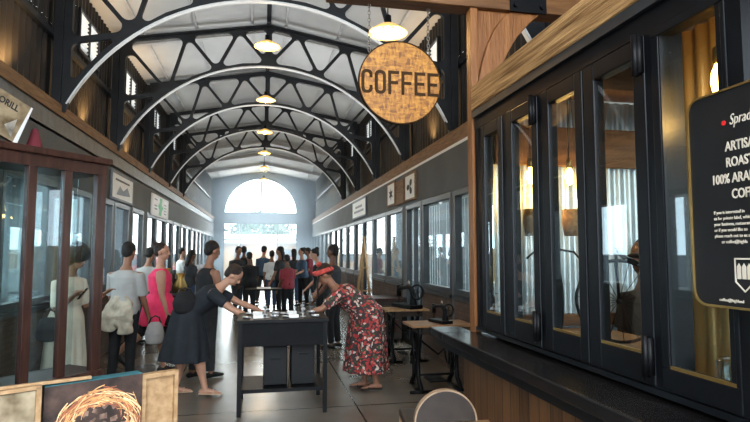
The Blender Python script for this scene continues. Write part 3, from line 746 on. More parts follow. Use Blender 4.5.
# ------------------------------------------------------------------ left foreground: glazed cabinet, canvases
CA = R(38); cd = V((sin(CA), cos(CA), 0)); cn = V((-cos(CA), sin(CA), 0))   # along the front, and to the back
C0 = V((-1.17, 4.5, 0)); CW, CD = 1.15, .36
def cp(t_, n_, z): return C0 - cd * t_ + cn * n_ + V((0, 0, z))
cab = Thing('display_cabinet', 'tall mahogany display cabinet with narrow glass panes left of the aisle', 'cabinet', tuple(cp(CW / 2, CD / 2, 0)))
def cbox(t0, t1, n0, n1, z0, z1): return MB().obox(cp((t0 + t1) / 2, (n0 + n1) / 2, (z0 + z1) / 2), cd, cn, (0, 0, 1), abs(t1 - t0) / 2, abs(n1 - n0) / 2, (z1 - z0) / 2)
cab.part('base_panel', cbox(.0, CW, 0.02, CD, .0, .66), M['mahog'])
cab.part('bottom_rail', cbox(-.02, CW + .02, -.02, CD + .02, .66, .73), M['mahog'], bevel=.005)
cab.part('top_rail', cbox(.0, CW, 0, CD, 2.18, 2.26), M['mahog'])
cab.part('cornice', cbox(-.03, CW + .03, -.03, CD + .03, 2.26, 2.31), M['mahog'], bevel=.01)
posts = [(.0, .075), (.275, .335), (.53, .59), (.80, .86), (CW - .07, CW)]
for a, b in posts: cab.part('post', cbox(a, b, .0, .05, .73, 2.18), M['mahog'], bevel=.004)
for (a, b), (c, d) in zip(posts, posts[1:]): cab.part('pane', cbox(b, c, .022, .028, .73, 2.18), M['glassc'])
cab.part('back_pane', cbox(.0, CW, CD - .03, CD - .025, .73, 2.18), M['glass'])

# tilted canvas with lettering on top of the cabinet
gx = (cd * .93 - V((0, 0, .37))).normalized(); gy = (V((0, 0, .93)) + cd * .37 + cn * .06).normalized(); gy = (gy - gx * gy.dot(gx)).normalized(); gz = gx.cross(gy)
o0 = V(cp(.63, .10, 2.322))
gm = lambda x, y, d=0: basis(o0 + gx * x + gy * y + gz * d, gx, gy)
t = Thing('lettered_canvas', 'tilted silver and gold canvas with black ORILL lettering on the cabinet top', 'painting', tuple(cp(.63, .10, 2.312)))
t.part('canvas', plate([[(-.5, 0), (0, 0), (0, .29), (-.5, .29)]], [], .03, gm(0, 0)), M['goldpr'])
t.part('silver_edge', plate([[(-.028, 0), (.001, 0), (.001, .291), (-.012, .291)]], [], .032, gm(0, 0)), M['flange'])
t.part('sketch', plate([[(-.12, .08), (-.06, .16), (-.05, .02)], [(-.3, .02), (-.2, .15), (-.14, .04)]], [], .0315, gm(0, 0)), M['silver'])
t.part('lettering', text('ORILL', .064, gm(-.148, .225, .016), xs=.8, off=.0015, depth=.001), M['ink'])
single('red_cone', MB().lathe([(.0, 2.48), (.02, 2.47), (.06, 2.32), (.065, 2.312)], tuple(cp(.44, .2, 0)), 18, True), mat('dark red cloth', (.13, .02, .03), .8), 'small dark red cone standing on the cabinet top beside the tilted canvas', 'ornament', tuple(cp(.44, .2, 2.312)), smooth=True)

# canvases stacked on a low bench in front of the cabinet
PA = R(59); pd = V((sin(PA), cos(PA), 0)); pn = V((cos(PA), -sin(PA), 0))     # along the pictures, and towards the camera
def nest(parent_thing, o, w, h, cx, cy, r, cnt, seed):
    rnd = random.Random(seed)
    for nm, m_, c_ in (('twig_print_ochre', 'twig1', cnt), ('twig_print_pale', 'twig2', cnt // 2), ('twig_print_rust', 'twig3', cnt)):
        mb = MB()
        for i in range(c_):
            a = rnd.uniform(0, 2 * pi); rr = r * rnd.uniform(.72, 1.12); ln = rnd.uniform(.5, 1.5); q = rnd.uniform(-.06, .06); th = rnd.uniform(.0012, .0028)
            pl = []
            for k_ in range(9):
                b = a + ln * (k_ / 8 - .5); r_ = rr + q * (k_ / 8 - .5) + rnd.uniform(-.002, .002)
                pl.append((cx + r_ * cos(b), cy + r_ * sin(b) * .93, r_, b))
            vs = []
            for x, y, r_, b in pl:
                for s_ in (-th, th):
                    xx, yy = max(-w / 2 + .004, min(w / 2 - .004, x + s_ * cos(b))), max(.004, min(h - .004, y + s_ * sin(b)))
                    vs.append(o + pd * xx + V((0, 0, yy)) + pn * (.0008 + .0003 * (i % 5)))
            mb.add(vs, [(2 * j, 2 * j + 2, 2 * j + 3, 2 * j + 1) for j in range(8)])
        parent_thing.part(nm, mb, M[m_])
BZ = .50
P0 = V((-.715, 2.70, BZ))        # centre foot of the nest canvas face
def pbox(c, w, d, z0, z1):      # front face through c, going back d
    return MB().obox(c - pn * (d / 2) + V((0, 0, (z0 + z1) / 2)), pd, pn, (0, 0, 1), w / 2, d / 2, (z1 - z0) / 2)
t = Thing('nest_painting', 'deep dark canvas painted with a round twig nest leaning in the left foreground', 'painting', tuple(P0))
t.part('canvas', pbox(P0, .405, .07, 0, .53), M['canvas']); t.part('canvas_edge', pbox(P0 - pn * .002, .403, .066, .53, .534), M['teal'])
nest(t, P0, .405, .53, .02, .315, .165, 90, 3)
mb = MB(); rnd = random.Random(5)
for i in range(60):
    a, r = rnd.uniform(0, 2 * pi), .13 * sqrt(rnd.random()); c = P0 + pd * (.02 + r * cos(a)) + V((0, 0, .315 + r * sin(a) * .9)) + pn * .0006; s_ = rnd.uniform(.006, .02); q = rnd.uniform(0, 3)
    mb.add([c + (pd * cos(q + e) + V((0, 0, sin(q + e)))) * s_ for e in (0, 1.2, 3, 4.4)], [(0, 1, 2, 3)])
t.part('painted_eggs', mb, mat('speckled nest paint', (.16, .10, .075), .7, 0, .8, 20))
P1 = P0 - pd * .40 + pn * .03
t = Thing('twig_painting', 'pale framed painting of loose twigs cut by the left edge, beside the nest canvas', 'painting', tuple(P1))
t.part('canvas', pbox(P1, .34, .03, .02, .53), M['goldpr']); t.part('frame', pbox(P1 + pn * .012, .36, .045, 0, .02).add(*(lambda m: (m.v, m.f))(pbox(P1 + pd * .17 + pn * .012, .02, .045, .02, .55))).add(*(lambda m: (m.v, m.f))(pbox(P1 + pn * .012, .36, .045, .535, .55))), M['palewood'])
nest(t, P1, .32, .52, .06, .2, .12, 26, 9)
P2 = P0 + pd * .293 - pn * .01
t = Thing('wooden_panel_frame', 'raw pale wood panel with raised border standing right of the nest canvas', 'frame', tuple(P2))
t.part('panel', pbox(P2 - pn * .02, .15, .012, .01, .50), M['palewood'])
fr = MB()
for m_ in (pbox(P2 - pd * .078, .018, .045, 0, .52), pbox(P2 + pd * .078, .018, .045, 0, .52), pbox(P2, .138, .045, .50, .52), pbox(P2, .138, .045, 0, .02)): fr.add(m_.v, m_.f)
t.part('border', fr, M['palewood'])
q0 = P0 - pd * .42 + pn * .012 + V((0, 0, .556)); q1 = P0 - pd * .02 - pn * .005 + V((0, 0, .546))
single('wooden_batten', MB().bar(q0, q1, .018, .014), M['palewood'], 'thin pale wooden batten lying across the tops of the canvases', 'batten', tuple(q0), bevel=.003)
bc_ = P0 - pd * .1 - pn * .02

t = Thing('low_bench', 'low wooden bench under the canvases at the left', 'bench', (bc_.x, bc_.y, 0))
t.part('bench_top', MB().obox((bc_.x, bc_.y, BZ - .026), pd, pn, (0, 0, 1), .58, .12, .024), M['midwood'])
for a in (-.5, .5):
    for b in (-.08, .08): c = bc_ + pd * a + pn * b; t.part('leg', MB().box(c.x - .02, c.x + .02, c.y - .02, c.y + .02, 0, BZ - .051), M['midwood'])

# ------------------------------------------------------------------ market table in the aisle
TX0, TX1, TY0, TY1, TZ = -.22, .66, 5.62, 6.35, .93
t = Thing('market_table', 'black market stall table with lower shelf in the middle of the aisle', 'table', ((TX0 + TX1) / 2, (TY0 + TY1) / 2, 0))
t.part('tabletop', MB().box(TX0 - .015, TX1 + .015, TY0 - .015, TY1 + .015, TZ - .035, TZ), M['iron'], bevel=.004)
for x in (TX0 + .02, TX1 - .02):
    for y in (TY0 + .02, TY1 - .02): t.part('leg', MB().box(x - .02, x + .02, y - .02, y + .02, 0, TZ - .036), M['iron'])
t.part('apron', MB().box(TX0 + .04, TX1 - .04, TY0 + .005, TY0 + .025, TZ - .26, TZ - .037), M['cloth'])
t.part('shelf', MB().box(TX0 + .01, TX1 - .01, TY0 + .05, TY1 - .05, .21, .245), M['iron'])
def crate(x0, x1, y0, y1, z, h, label):
    t = Thing('storage_crate', label, 'crate', ((x0 + x1) / 2, (y0 + y1) / 2, z), group='crates on the market table shelf')
    t.part('body', MB().box(x0, x1, y0, y1, z, z + h - .03), M['crate'], bevel=.01); t.part('lid', MB().box(x0 - .01, x1 + .01, y0 - .01, y1 + .01, z + h - .03, z + h), M['crate'], bevel=.005)
    t.part('handle', MB().box((x0 + x1) / 2 - .05, (x0 + x1) / 2 + .05, y0 - .012, y0, z + h * .6, z + h * .6 + .02), M['iron'])
crate(.03, .27, 5.80, 6.15, .247, .42, 'black lidded crate in the middle of the table shelf')
crate(.31, .55, 5.80, 6.15, .247, .50, 'taller black lidded crate toward the right end of the table shelf')
rnd = random.Random(11)
for i in range(16):
    x = TX0 + .08 + (TX1 - TX0 - .2) * (i % 8) / 7 + rnd.uniform(-.02, .02); y = TY0 + .16 + .32 * (i // 8) + rnd.uniform(-.04, .04)
    k_ = i % 4
    if k_ == 0: mb, nm, lab = MB().torus((x, y, TZ + .012), (.1, .1, 1), .035, .009, 20, 6), 'bangle', 'silver bangle lying on the market table'
    elif k_ == 1: mb, nm, lab = MB().box(x - .05, x + .05, y - .035, y + .035, TZ + .001, TZ + .03), 'jewellery_box', 'small pale jewellery box lying on the market table'
    elif k_ == 2: mb, nm, lab = MB().lathe([(.03, TZ + .001), (.028, TZ + .008), (.008, TZ + .012), (.007, TZ + .07), (.02, TZ + .075), (.024, TZ + .09), (.004, TZ + .10)], (x, y, 0), 12, True), 'ring_stand', 'little turned stand on the market table'
    else: mb, nm, lab = MB().lathe([(.015, TZ + .001), (.03, TZ + .006), (.045, TZ + .03), (.042, TZ + .03), (.02, TZ + .01)], (x, y, 0), 14), 'trinket_bowl', 'shallow metal trinket bowl on the market table'
    single(nm, mb, M['trinket'] if k_ != 1 else M['white'], lab, nm.split('_')[-1], (x, y, TZ), 'trinkets on the market table: ' + nm.replace('_', ' '), smooth=k_ != 1)

# ------------------------------------------------------------------ treadle sewing tables on the right
def treadle_table(x0, y0, label, m=M['midwood']):
    x1, y1 = 2.42, y0 + .46
    t = Thing('treadle_table', label, 'table', ((x0 + x1) / 2, y0 + .23, 0))
    t.part('tabletop', MB().box(x0, x1, y0, y1, .735, .765), m, bevel=.006)
    t.part('drawer', MB().box(x0 + .1, x1 - .1, y0 + .03, y1 - .03, .66, .733), M['leather'])
    for x in (x0 + .11, x1 - .16):
        mb = MB(); ym = y0 + .23
        mb.tube([(x, ym - .20, .02), (x, ym - .19, .06), (x, ym - .09, .14), (x, ym - .07, .35), (x, ym - .14, .60), (x, ym - .19, .733)], [.032, .03, .026, .024, .026, .03], 8)
        mb.tube([(x, ym + .20, .02), (x, ym + .19, .06), (x, ym + .09, .14), (x, ym + .07, .35), (x, ym + .14, .60), (x, ym + .19, .733)], [.032, .03, .026, .024, .026, .03], 8)
        mb.tube([(x, ym - .08, .16), (x, ym, .24), (x, ym + .08, .16)], .012, 6).tube([(x, ym - .07, .36), (x, ym, .30), (x, ym + .07, .36)], .012, 6).tube([(x, ym - .13, .58), (x, ym, .48), (x, ym + .13, .58)], .012, 6)
        mb.torus((x, ym, .39), (1, 0, 0), .055, .014, 16, 5)
        mb.bar((x, ym - .2, .72), (x, ym + .2, .72), .04, .025).bar((x, ym - .21, .014), (x, ym + .21, .014), .05, .026)
        mb.bar((x - .13, ym - .19, .018), (x + .13, ym - .19, .018), .03, .03)
        t.part('leg', mb, M['iron'], True)
    t.part('stretcher', MB().cyl((x0 + .11, y0 + .25, .16), (x1 - .16, y0 + .25, .16), .014).tube([(x0 + .11, y0 + .15, .6), ((x0 + x1) / 2, y0 + .2, .4), (x1 - .16, y0 + .15, .6)], .012, 6), M['iron'])
    t.part('treadle', MB().box(x0 + .24, x1 - .3, y0 + .10, y0 + .36, .10, .118), M['iron'])
    t.part('flywheel', MB().torus((x1 - .23, y0 + .22, .42), (1, 0, 0), .15, .012, 28, 6).bar((x1 - .23, y0 + .08, .42), (x1 - .23, y0 + .36, .42), .012, .02).bar((x1 - .23, y0 + .22, .28), (x1 - .23, y0 + .22, .56), .02, .012, (0, 1, 0)), M['iron'], True)
def sewing_machine(x, y, z, s, label):
    t = Thing('sewing_machine', label, 'sewing machine', (x, y, z), 0, local=True)
    t.part('bed', MB().box(-.20 * s, .20 * s, -.09 * s, .09 * s, 0, .045 * s), M['iron'], bevel=.008)
    t.part('arm', MB().tube([(.13 * s, 0, .04 * s), (.13 * s, 0, .16 * s), (.10 * s, 0, .235 * s), (.02 * s, 0, .245 * s), (-.10 * s, 0, .235 * s), (-.17 * s, 0, .215 * s)], [.05 * s, .036 * s, .038 * s, .030 * s, .030 * s, .036 * s], 12, flat=.8, roundcap=True), M['iron'], True)
    t.part('needle_head', MB().tube([(-.17 * s, 0, .26 * s), (-.17 * s, 0, .13 * s)], .032 * s, 10).cyl((-.17 * s, 0, .13 * s), (-.17 * s, 0, .05 * s), .006 * s), M['iron'], True)
    w_ = MB().torus((.21 * s, 0, .20 * s), (1, 0, 0), .085 * s, .013 * s, 26, 6)
    for i in range(5): a = 2 * pi * i / 5; w_.cyl((.21 * s, 0, .2 * s), (.21 * s, .085 * s * cos(a), (.2 + .085 * sin(a)) * s), .006 * s, n=5)
    t.part('handwheel', w_, M['iron'], True)
    t.part('spool_pin', MB().cyl((.04 * s, 0, .26 * s), (.04 * s, 0, .33 * s), .005 * s).cyl((.04 * s, 0, .275 * s), (.04 * s, 0, .315 * s), .015 * s), M['chain'], True)
    return t
treadle_table(1.68, 6.10, 'nearest treadle sewing table with brown top and cast iron legs by the right wall')
treadle_table(1.78, 7.82, 'second treadle sewing table with pale top, past the nearest one on the right', M['palewood'])
m1 = sewing_machine(2.08, 6.30, .767, .80, 'black sewing machine on the nearest treadle table'); m1.o.rotation_euler.z = R(-75)
m2 = sewing_machine(2.14, 8.06, .767, 1.25, 'larger black sewing machine with big wheel on the second treadle table'); m2.o.rotation_euler.z = R(-70)
t = Thing('sewing_cabinet', 'dark wooden sewing cabinet against the right wall beyond the treadle tables', 'cabinet', (2.15, 10.0, 0))
t.part('body', MB().box(1.85, 2.45, 9.6, 10.4, .06, .74), M['leather']); t.part('top', MB().box(1.82, 2.47, 9.57, 10.43, .74, .78), M['mahog'], bevel=.006)
for x in (1.9, 2.4):
    for y in (9.65, 10.35): t.part('foot', MB().box(x - .025, x + .025, y - .025, y + .025, 0, .06), M['leather'])
for z in (.2, .45): d = t.part('drawer', MB().box(1.90, 2.40, 9.585, 9.60, z, z + .2), M['mahog']); t.part('knob', MB().ell((2.15, 9.575, z + .1), .015, .015, .015), M['brass'], under=d)

# easel leaning by the right shops
t = Thing('easel', 'tall wooden artist easel standing before the right-hand shop windows', 'easel', (2.2, 12.2, 0))
for a, b, nm in (((1.98, 12.0, 0), (2.26, 12.22, 1.95), 'leg'), ((2.40, 11.95, 0), (2.24, 12.22, 1.95), 'leg'), ((2.25, 12.62, 0), (2.25, 12.24, 1.90), 'leg')): t.part(nm, MB().bar(a, b, .05, .03), M['palewood'])
t.part('ledge', MB().bar((2.0, 12.02, .75), (2.44, 12.0, .75), .06, .03), M['palewood']); t.part('crossbar', MB().bar((2.12, 12.1, 1.25), (2.35, 12.1, 1.25), .03, .03), M['palewood'])

# half-round backed chair at the bar
t = Thing('bar_chair', 'low wooden chair with half-round dark back and pale rim below the bar counter', 'chair', (.98, 2.98, 0), R(-6), local=True)
rr = .165
arc = [(rr * cos(pi * i / 24), rr * .98 * sin(pi * i / 24)) for i in range(25)]
mt = Matrix.Translation((0, -.12, .705)) @ Matrix.Rotation(pi / 2, 4, 'X')
bk = t.part('backrest', plate([arc], [], .03, mt), M['leather'])
t.part('rim', MB().rings([[V((q * cos(pi * i / 24), -.12 + e, .705 + q * .98 * sin(pi * i / 24))) for q, e in ((rr - .004, -.020), (rr + .004, -.020), (rr + .004, .020), (rr - .004, .020))] for i in range(25)]), M['rimwood'], under=bk)
t.part('seat_rail', MB().box(-.21, .24, -.145, -.10, .665, .70), M['midwood'], bevel=.004)
t.part('seat', MB().box(-.2, .2, -.098, .24, .635, .68), M['leather'], bevel=.012)
for x in (-.18, .18):
    for y in (-.12, .21): t.part('leg', MB().cyl((x * 1.08, y * 1.05, 0), (x, y, .66), .014, .018), M['midwood'], True)

# ------------------------------------------------------------------ signs and pictures on the hall walls
def wallpic(sg, y0, y1, z0, z1, name, label, cat, fm, cm, deco):
    x = (XL + .06) if sg < 0 else (XR - .06)
    t = Thing(name, label, cat, (x, (y0 + y1) / 2, z0))
    f = MB(); w_ = .035; a, b = x - .015, x + .015
    f.box(a, b, y0, y0 + w_, z0, z1).box(a, b, y1 - w_, y1, z0, z1).box(a, b, y0 + w_, y1 - w_, z0, z0 + w_).box(a, b, y0 + w_, y1 - w_, z1 - w_, z1)
    t.part('frame', f, fm); t.part('face', MB().box(x - .008, x + .008, y0 + w_, y1 - w_, z0 + w_, z1 - w_), cm)
    xx = x - sg * .009
    for nm, polys, m_ in deco:
        mb = MB()
        for p in polys:
            pts = [(xx - sg * .001, y0 + u * (y1 - y0), z0 + v * (z1 - z0)) for u, v in p]; mb.add(pts, [tuple(range(len(pts)))])
        t.part(nm, mb, m_)
star = [[(.5 + (.28 if i % 2 else .12) * cos(pi * i / 6), .5 + (.28 if i % 2 else .12) * sin(pi * i / 6)) for i in range(12)]]
flower = [[(.5 + .3 * abs(cos(1.5 * a)) * cos(a), .5 + .3 * abs(cos(1.5 * a)) * sin(a)) for a in [2 * pi * i / 30 for i in range(30)]]]
wallpic(1, 10.42, 11.10, 2.52, 3.00, 'framed_print', 'smaller framed print with dark emblem high on the right wall, farther of two', 'picture', M['fascia'], M['white'], [('emblem', star, M['ink'])])
wallpic(1, 8.95, 9.66, 2.50, 2.99, 'framed_print', 'larger framed print with dark emblem high on the right wall, nearer of two', 'picture', M['fascia'], M['white'], [('emblem', flower, M['ink'])])
wallpic(1, 9.72, 10.38, 2.50, 2.95, 'wooden_plaque', 'plain brown wooden plaque between the two framed prints', 'plaque', M['fascia'], M['fascia'], [])
wallpic(1, 13.5, 15.6, 2.52, 3.0, 'shop_signboard', 'pale shop signboard above the far right-hand doors', 'sign', M['flash'], M['white'], [('faded_print', [[(.15, .3), (.85, .3), (.85, .42), (.15, .42)], [(.25, .55), (.75, .55), (.75, .68), (.25, .68)]], M['flash'])])
bars = lambda u0, u1, vs: [[(u0, v), (u1, v), (u1, v + .07), (u0, v + .07)] for v in vs]
wallpic(-1, 12.75, 14.9, 2.42, 2.90, 'shop_signboard', 'white shop sign with bright green print above the left-hand doors', 'sign', M['white'], M['white'], [('green_print', [[(.38, .05), (.55, .02), (.58, .35), (.66, .5), (.56, .62), (.60, .95), (.42, .98), (.44, .7), (.34, .5), (.42, .35)]], M['green']), ('dark_print', bars(.72, .86, (.2, .35, .5, .65)) + bars(.14, .3, (.3, .45, .75)), M['frame'])])
wallpic(-1, 9.45, 10.95, 2.46, 2.93, 'shop_signboard', 'grey and white sketched shop sign on the left wall behind the cabinet', 'sign', M['flash'], M['white'], [('sketch', [[(.2, .2), (.35, .55), (.5, .4), (.7, .6), (.85, .3), (.6, .25)]], M['flash']), ('script', bars(.15, .8, (.7,)), M['greywall'])])

# ------------------------------------------------------------------ people
def rotm(d, side):
    d = V(d).normalized(); s = V(side); s = (s - d * s.dot(d)).normalized(); return Matrix((d.cross(s) * -1, s, d)).transposed()
def hand(mb, w, f, up, s, curl, thumb):
    """palm and five fingers; f points along the forearm, up is the back of the hand"""
    f = V(f).normalized(); up = V(up); up = (up - f * up.dot(f)).normalized(); sd = f.cross(up) * thumb
    mb.tube([w - f * .02 * s, w + f * .03 * s, w + f * .085 * s], [.026 * s, .036 * s, .040 * s], 10, side=sd, flat=.5, roundcap=True)
    for i, (ln, o) in enumerate(((.070, .031), (.078, .0105), (.073, -.0105), (.058, -.031))):
        b = w + f * (.085 - .003 * abs(i - 1)) * s + sd * o * s; d1 = (f + sd * o * 4 - up * curl * .5).normalized(); d2 = (f + sd * o * 4 - up * curl * 1.6).normalized()
        p1 = b + d1 * ln * .5 * s; p2 = p1 + d2 * ln * .5 * s
        mb.tube([b - f * .015 * s, p1, p2], [.0095 * s, .0088 * s, .0072 * s], 7, roundcap=True)
    b = w + f * .025 * s + sd * .03 * s; p1 = b + (f * .6 + sd * .8 - up * .2).normalized() * .038 * s; p2 = p1 + (f + sd * .25 - up * .4).normalized() * .032 * s
    mb.tube([b - sd * .012 * s, p1, p2], [.013 * s, .0105 * s, .0085 * s], 7, roundcap=True)

def person(label, loc, yaw, H=1.66, bend=0, legs=((0, 0), (0, 0)), arms=((5, 8, 15), (5, 8, 15)), headp=0, headyaw=0, skin='skin1', outfit=None, hair=('short', 'hair'), stout=1.0, near=True, group=None, curl=.5, lean=0):
    s = H / 1.70; fx = lambda a: V((sin(R(a)), 0, cos(R(a))))
    t = Thing('person', label, 'person', loc, yaw, group, local=True)
    d = fx(bend); vx = .0075 if near else .014
    # legs
    th, sh, an = .44 * s, .42 * s, .075 * s
    hips = []; feet = []
    zmin = 1e9; chain = []
    for k_, (hf, kf) in enumerate(legs):
        sy = -.085 * s if k_ == 0 else .085 * s
        kd = V((sin(R(hf)), 0, -cos(R(hf)))); sd_ = V((sin(R(hf - kf)), 0, -cos(R(hf - kf))))
        kn = V((0, sy, 0)) + kd * th; ak = kn + sd_ * sh; chain.append((sy, kn, ak, hf - kf)); zmin = min(zmin, ak.z)
    hz = an - zmin; P = V((-.25 * s * sin(R(bend)) * (1 if bend > 25 else 0), 0, hz))
    body = MB(); shoes = []
    for sy, kn, ak, ang in chain:
        h_ = P + V((0, sy, .0)); k2 = P + kn; a2 = P + ak
        body.tube([h_ + V((0, 0, .02 * s)), h_ + (k2 - h_) * .35, k2, k2 + (a2 - k2) * .3, a2 + (k2 - a2) * .25, a2], [.092 * s * stout, .084 * s * stout, .054 * s, .056 * s * stout, .040 * s, .034 * s], 12, roundcap=True)
        lift = a2.z - an; pt = min(50, max(0, lift * 260))   # raised heel points the toe down
        fd = V((cos(R(pt)), 0, -sin(R(pt))))
        heel = a2 - fd * .045 * s + V((0, 0, -.040 * s)); toe = heel + fd * .215 * s + V((0, 0, -.008 * s)); ball = heel + fd * .14 * s
        body.tube([a2, a2 + V((0, 0, -.035 * s)) + fd * .01], [.034 * s, .036 * s], 10, roundcap=True)
        body.tube([heel, heel + (ball - heel) * .5 + V((0, 0, .012 * s)), ball, toe], [.030 * s, .034 * s, .036 * s, .022 * s], 10, side=(0, 1, 0), flat=[.85, .9, .6, .6], roundcap=True)
        shoes.append((heel, ball, toe, a2, fd))
    # trunk
    sp = lambda q: P + d * q * s
    w_ = stout
    body.tube([sp(-.07), sp(.0), sp(.12), sp(.25), sp(.35), sp(.41), sp(.45)], [.135 * s * w_, .165 * s * w_, .135 * s * w_, .15 * s * w_, .160 * s * w_, .125 * s, .08 * s], 16, side=(0, 1, 0), flat=[.8, .72, .72, .70, .64, .66, .75], roundcap=True)
    nk = sp(.46); hd = fx(bend * .75 + headp); hc = nk + hd * .205 * s + V((0, 0, 0))
    body.tube([sp(.41), sp(.445), nk + hd * .05 * s, hc - hd * .03 * s], [.085 * s, .066 * s, .050 * s, .050 * s], 12)
    hy = R(headyaw); hfw = V((hd.z, 0, -hd.x)); side_ = V((0, 1, 0))
    hfw = hfw * cos(hy) + side_ * sin(hy); hs = hd.cross(hfw)
    hm = Matrix((hfw, hs, hd)).transposed(); hp = lambda x, y, z: hc + hm @ V((x * s, y * s, z * s))
    body.ell(hp(-.005, 0, .03), .098 * s, .076 * s, .098 * s, hm); body.ell(hp(.025, 0, -.04), .068 * s, .056 * s, .075 * s, hm)
    body.tube([hp(.088, 0, .025), hp(.108, 0, -.018), hp(.092, 0, -.028)], [.010 * s, .015 * s, .012 * s], 8, roundcap=True)
    for e in (-1, 1): body.ell(hp(-.002, .075 * e, -.01), .020 * s, .010 * s, .032 * s, hm)
    body.ell(hp(.078, 0, -.062), .020 * s, .026 * s, .013 * s, hm)
    # arms
    AR_ = []
    for k_, (fw, ot, el) in enumerate(arms):
        e = -1 if k_ == 0 else 1
        sh_ = sp(.378) + V((0, .165 * s * e * (1 + (w_ - 1) * .6), 0))
        ud = V((sin(R(fw)) * cos(R(ot)), e * sin(R(ot)), -cos(R(fw)) * cos(R(ot)))); fd = V((sin(R(fw + el)) * cos(R(ot * .5)), e * sin(R(ot * .3)), -cos(R(fw + el)) * cos(R(ot * .5)))).normalized()
        eb = sh_ + ud * .29 * s; wr = eb + fd * .245 * s; AR_.append((sh_, eb, wr))
        body.tube([sp(.375) + V((0, .09 * s * e, 0)), sh_, sh_ + ud * .12 * s, eb, eb + fd * .08 * s, wr], [.06 * s, .055 * s * w_, .047 * s * w_, .038 * s, .039 * s, .026 * s], 10, roundcap=True)
        upv = V((fd.z, 0, -fd.x)) * -1 if abs(fd.z) < .8 else V((0, e, 0))
        if abs(fd.z) < .8: upv = V((0, 0, 1)); th_ = e
        else: th_ = 1 if e > 0 else -1; 
        hand(body, wr, fd, upv, s, curl, (1 if (fd.cross(upv)).dot(V((1, 0, 0)) if abs(fd.z) >= .8 else V((0, -e, 0))) > 0 else -1))
    blob('body', body, vx, M[skin], t.o, 3)
    # face
    if near:
        for e in (-1, 1): t.part('eye', MB().ell(hp(.084, .031 * e, .012), .006 * s, .010 * s, .006 * s, hm), M['eye'], True)
        t.part('mouth', MB().ell(hp(.094, 0, -.060), .007 * s, .024 * s, .008 * s, hm), M['lips'], True)
    # hair
    st, hcM = hair; hb = MB()
    cap_ = lambda k: hb.ell(hp(-.022, 0, .048), .098 * s * k, .084 * s * k, .090 * s * k, hm)
    if st == 'short': cap_(1.0); hb.ell(hp(-.055, 0, .0), .058 * s, .074 * s, .075 * s, hm)
    elif st == 'bun': cap_(1.0); hb.ell(hp(-.05, 0, .0), .058 * s, .072 * s, .07 * s, hm); hb.ell(hp(-.10, 0, .10), .045 * s, .045 * s, .045 * s, hm)
    elif st == 'afro': cap_(1.38); hb.ell(hp(-.07, 0, .0), .115 * s, .13 * s, .14 * s, hm); hb.ell(hp(-.05, .07, -.03), .06 * s, .05 * s, .09 * s, hm); hb.ell(hp(-.05, -.07, -.03), .06 * s, .05 * s, .09 * s, hm)
    elif st == 'long': cap_(1.04); hb.tube([hp(-.06, 0, .06), hp(-.085, 0, -.08), hp(-.095, 0, -.26)], [.085 * s, .085 * s, .06 * s], 10, side=tuple(hs), flat=.55, roundcap=True)
    elif st == 'wrap':
        cap_(1.05); hb.ell(hp(-.06, 0, .03), .075 * s, .08 * s, .08 * s, hm)
    if st != 'none':
        hb_o = blob('hair', hb, .012, M[hcM], t.o, 2, (lambda c: c + V((noise.noise(c * 45), noise.noise(c * 45 + V((9, 0, 0))), noise.noise(c * 45 + V((0, 9, 0))))) * .006))
    if st == 'wrap':
        hb_o.name = 'hair'
        bd = MB().rings([[hp(-.012 + r_ * .112 * cos(a), r_ * .090 * sin(a), z_ + .035 * cos(a)) for a in [2 * pi * i / 28 for i in range(28)]] for r_, z_ in ((1.0, .02), (1.08, .03), (1.08, .07), (.98, .082))], closed=True)
        t.part('bandana', bd, M['redband'], True)
        t.part('bandana_knot', MB().ell(hp(-.02, .02, .145), .035 * s, .055 * s, .03 * s, hm), M['redband'], True)
        br = MB()
        for q in range(5):
            yy = -.05 + .025 * q; b0 = hp(.02, yy, .06); b1 = hp(.085, yy * 1.4, .02)
            br.tube([b0, b1, b1 + V((.01, 0, -.10 * s)), b1 + V((.0, 0, -.22 * s - .02 * (q % 2)))], [.012 * s, .013 * s, .012 * s, .007 * s], 6, roundcap=True)
        t.part('braids', br, M['hairb'], True)
    # clothes
    vc = .011 if near else .016
    def top_mb(g, low, sleeve, sleeve_r=.062):
        mb = MB()
        mb.tube([sp(low), sp(.0) if low < -.02 else sp(low + .05), sp(.12), sp(.25), sp(.35), sp(.41), sp(.442)], [(.155 * w_ + g) * s, (.175 * w_ + g) * s if low < 0 else (.14 * w_ + g) * s, (.138 * w_ + g) * s, (.152 * w_ + g) * s, (.162 * w_ + g) * s, (.128 + g) * s, (.078 + g) * s], 18, side=(0, 1, 0), flat=[.78, .74, .74, .73, .70, .72, .8])
        for k_, (a, b, c) in enumerate(AR_):
            if sleeve <= 0: continue
            e = -1 if k_ == 0 else 1; ud = (b - a)
            pts = [sp(.372) + V((0, .09 * s * e, 0)), a]; rr_ = [.066 * s, (.05 * w_ + g) * s]
            if sleeve <= .5: pts.append(a + ud * sleeve * 2); rr_.append((sleeve_r * .85 + g * .6) * s)
            else: pts += [b, b + (c - b) * (sleeve - .5) * 2]; rr_ += [(.046 + g) * s, (.036 + g) * s]
            mb.tube(pts, rr_, 12)
        return mb
    def fold(amp, n, z0, z1):
        def fn(c):
            k_ = max(0, min(1, (z0 - c.z) / max(.01, z0 - z1))); a = atan2(c.y, c.x - P.x); return V((c.x + amp * k_ * sin(n * a + 2 * sin(a)) * cos(a), c.y + amp * k_ * sin(n * a + 2 * sin(a)) * sin(a), c.z))
        return fn
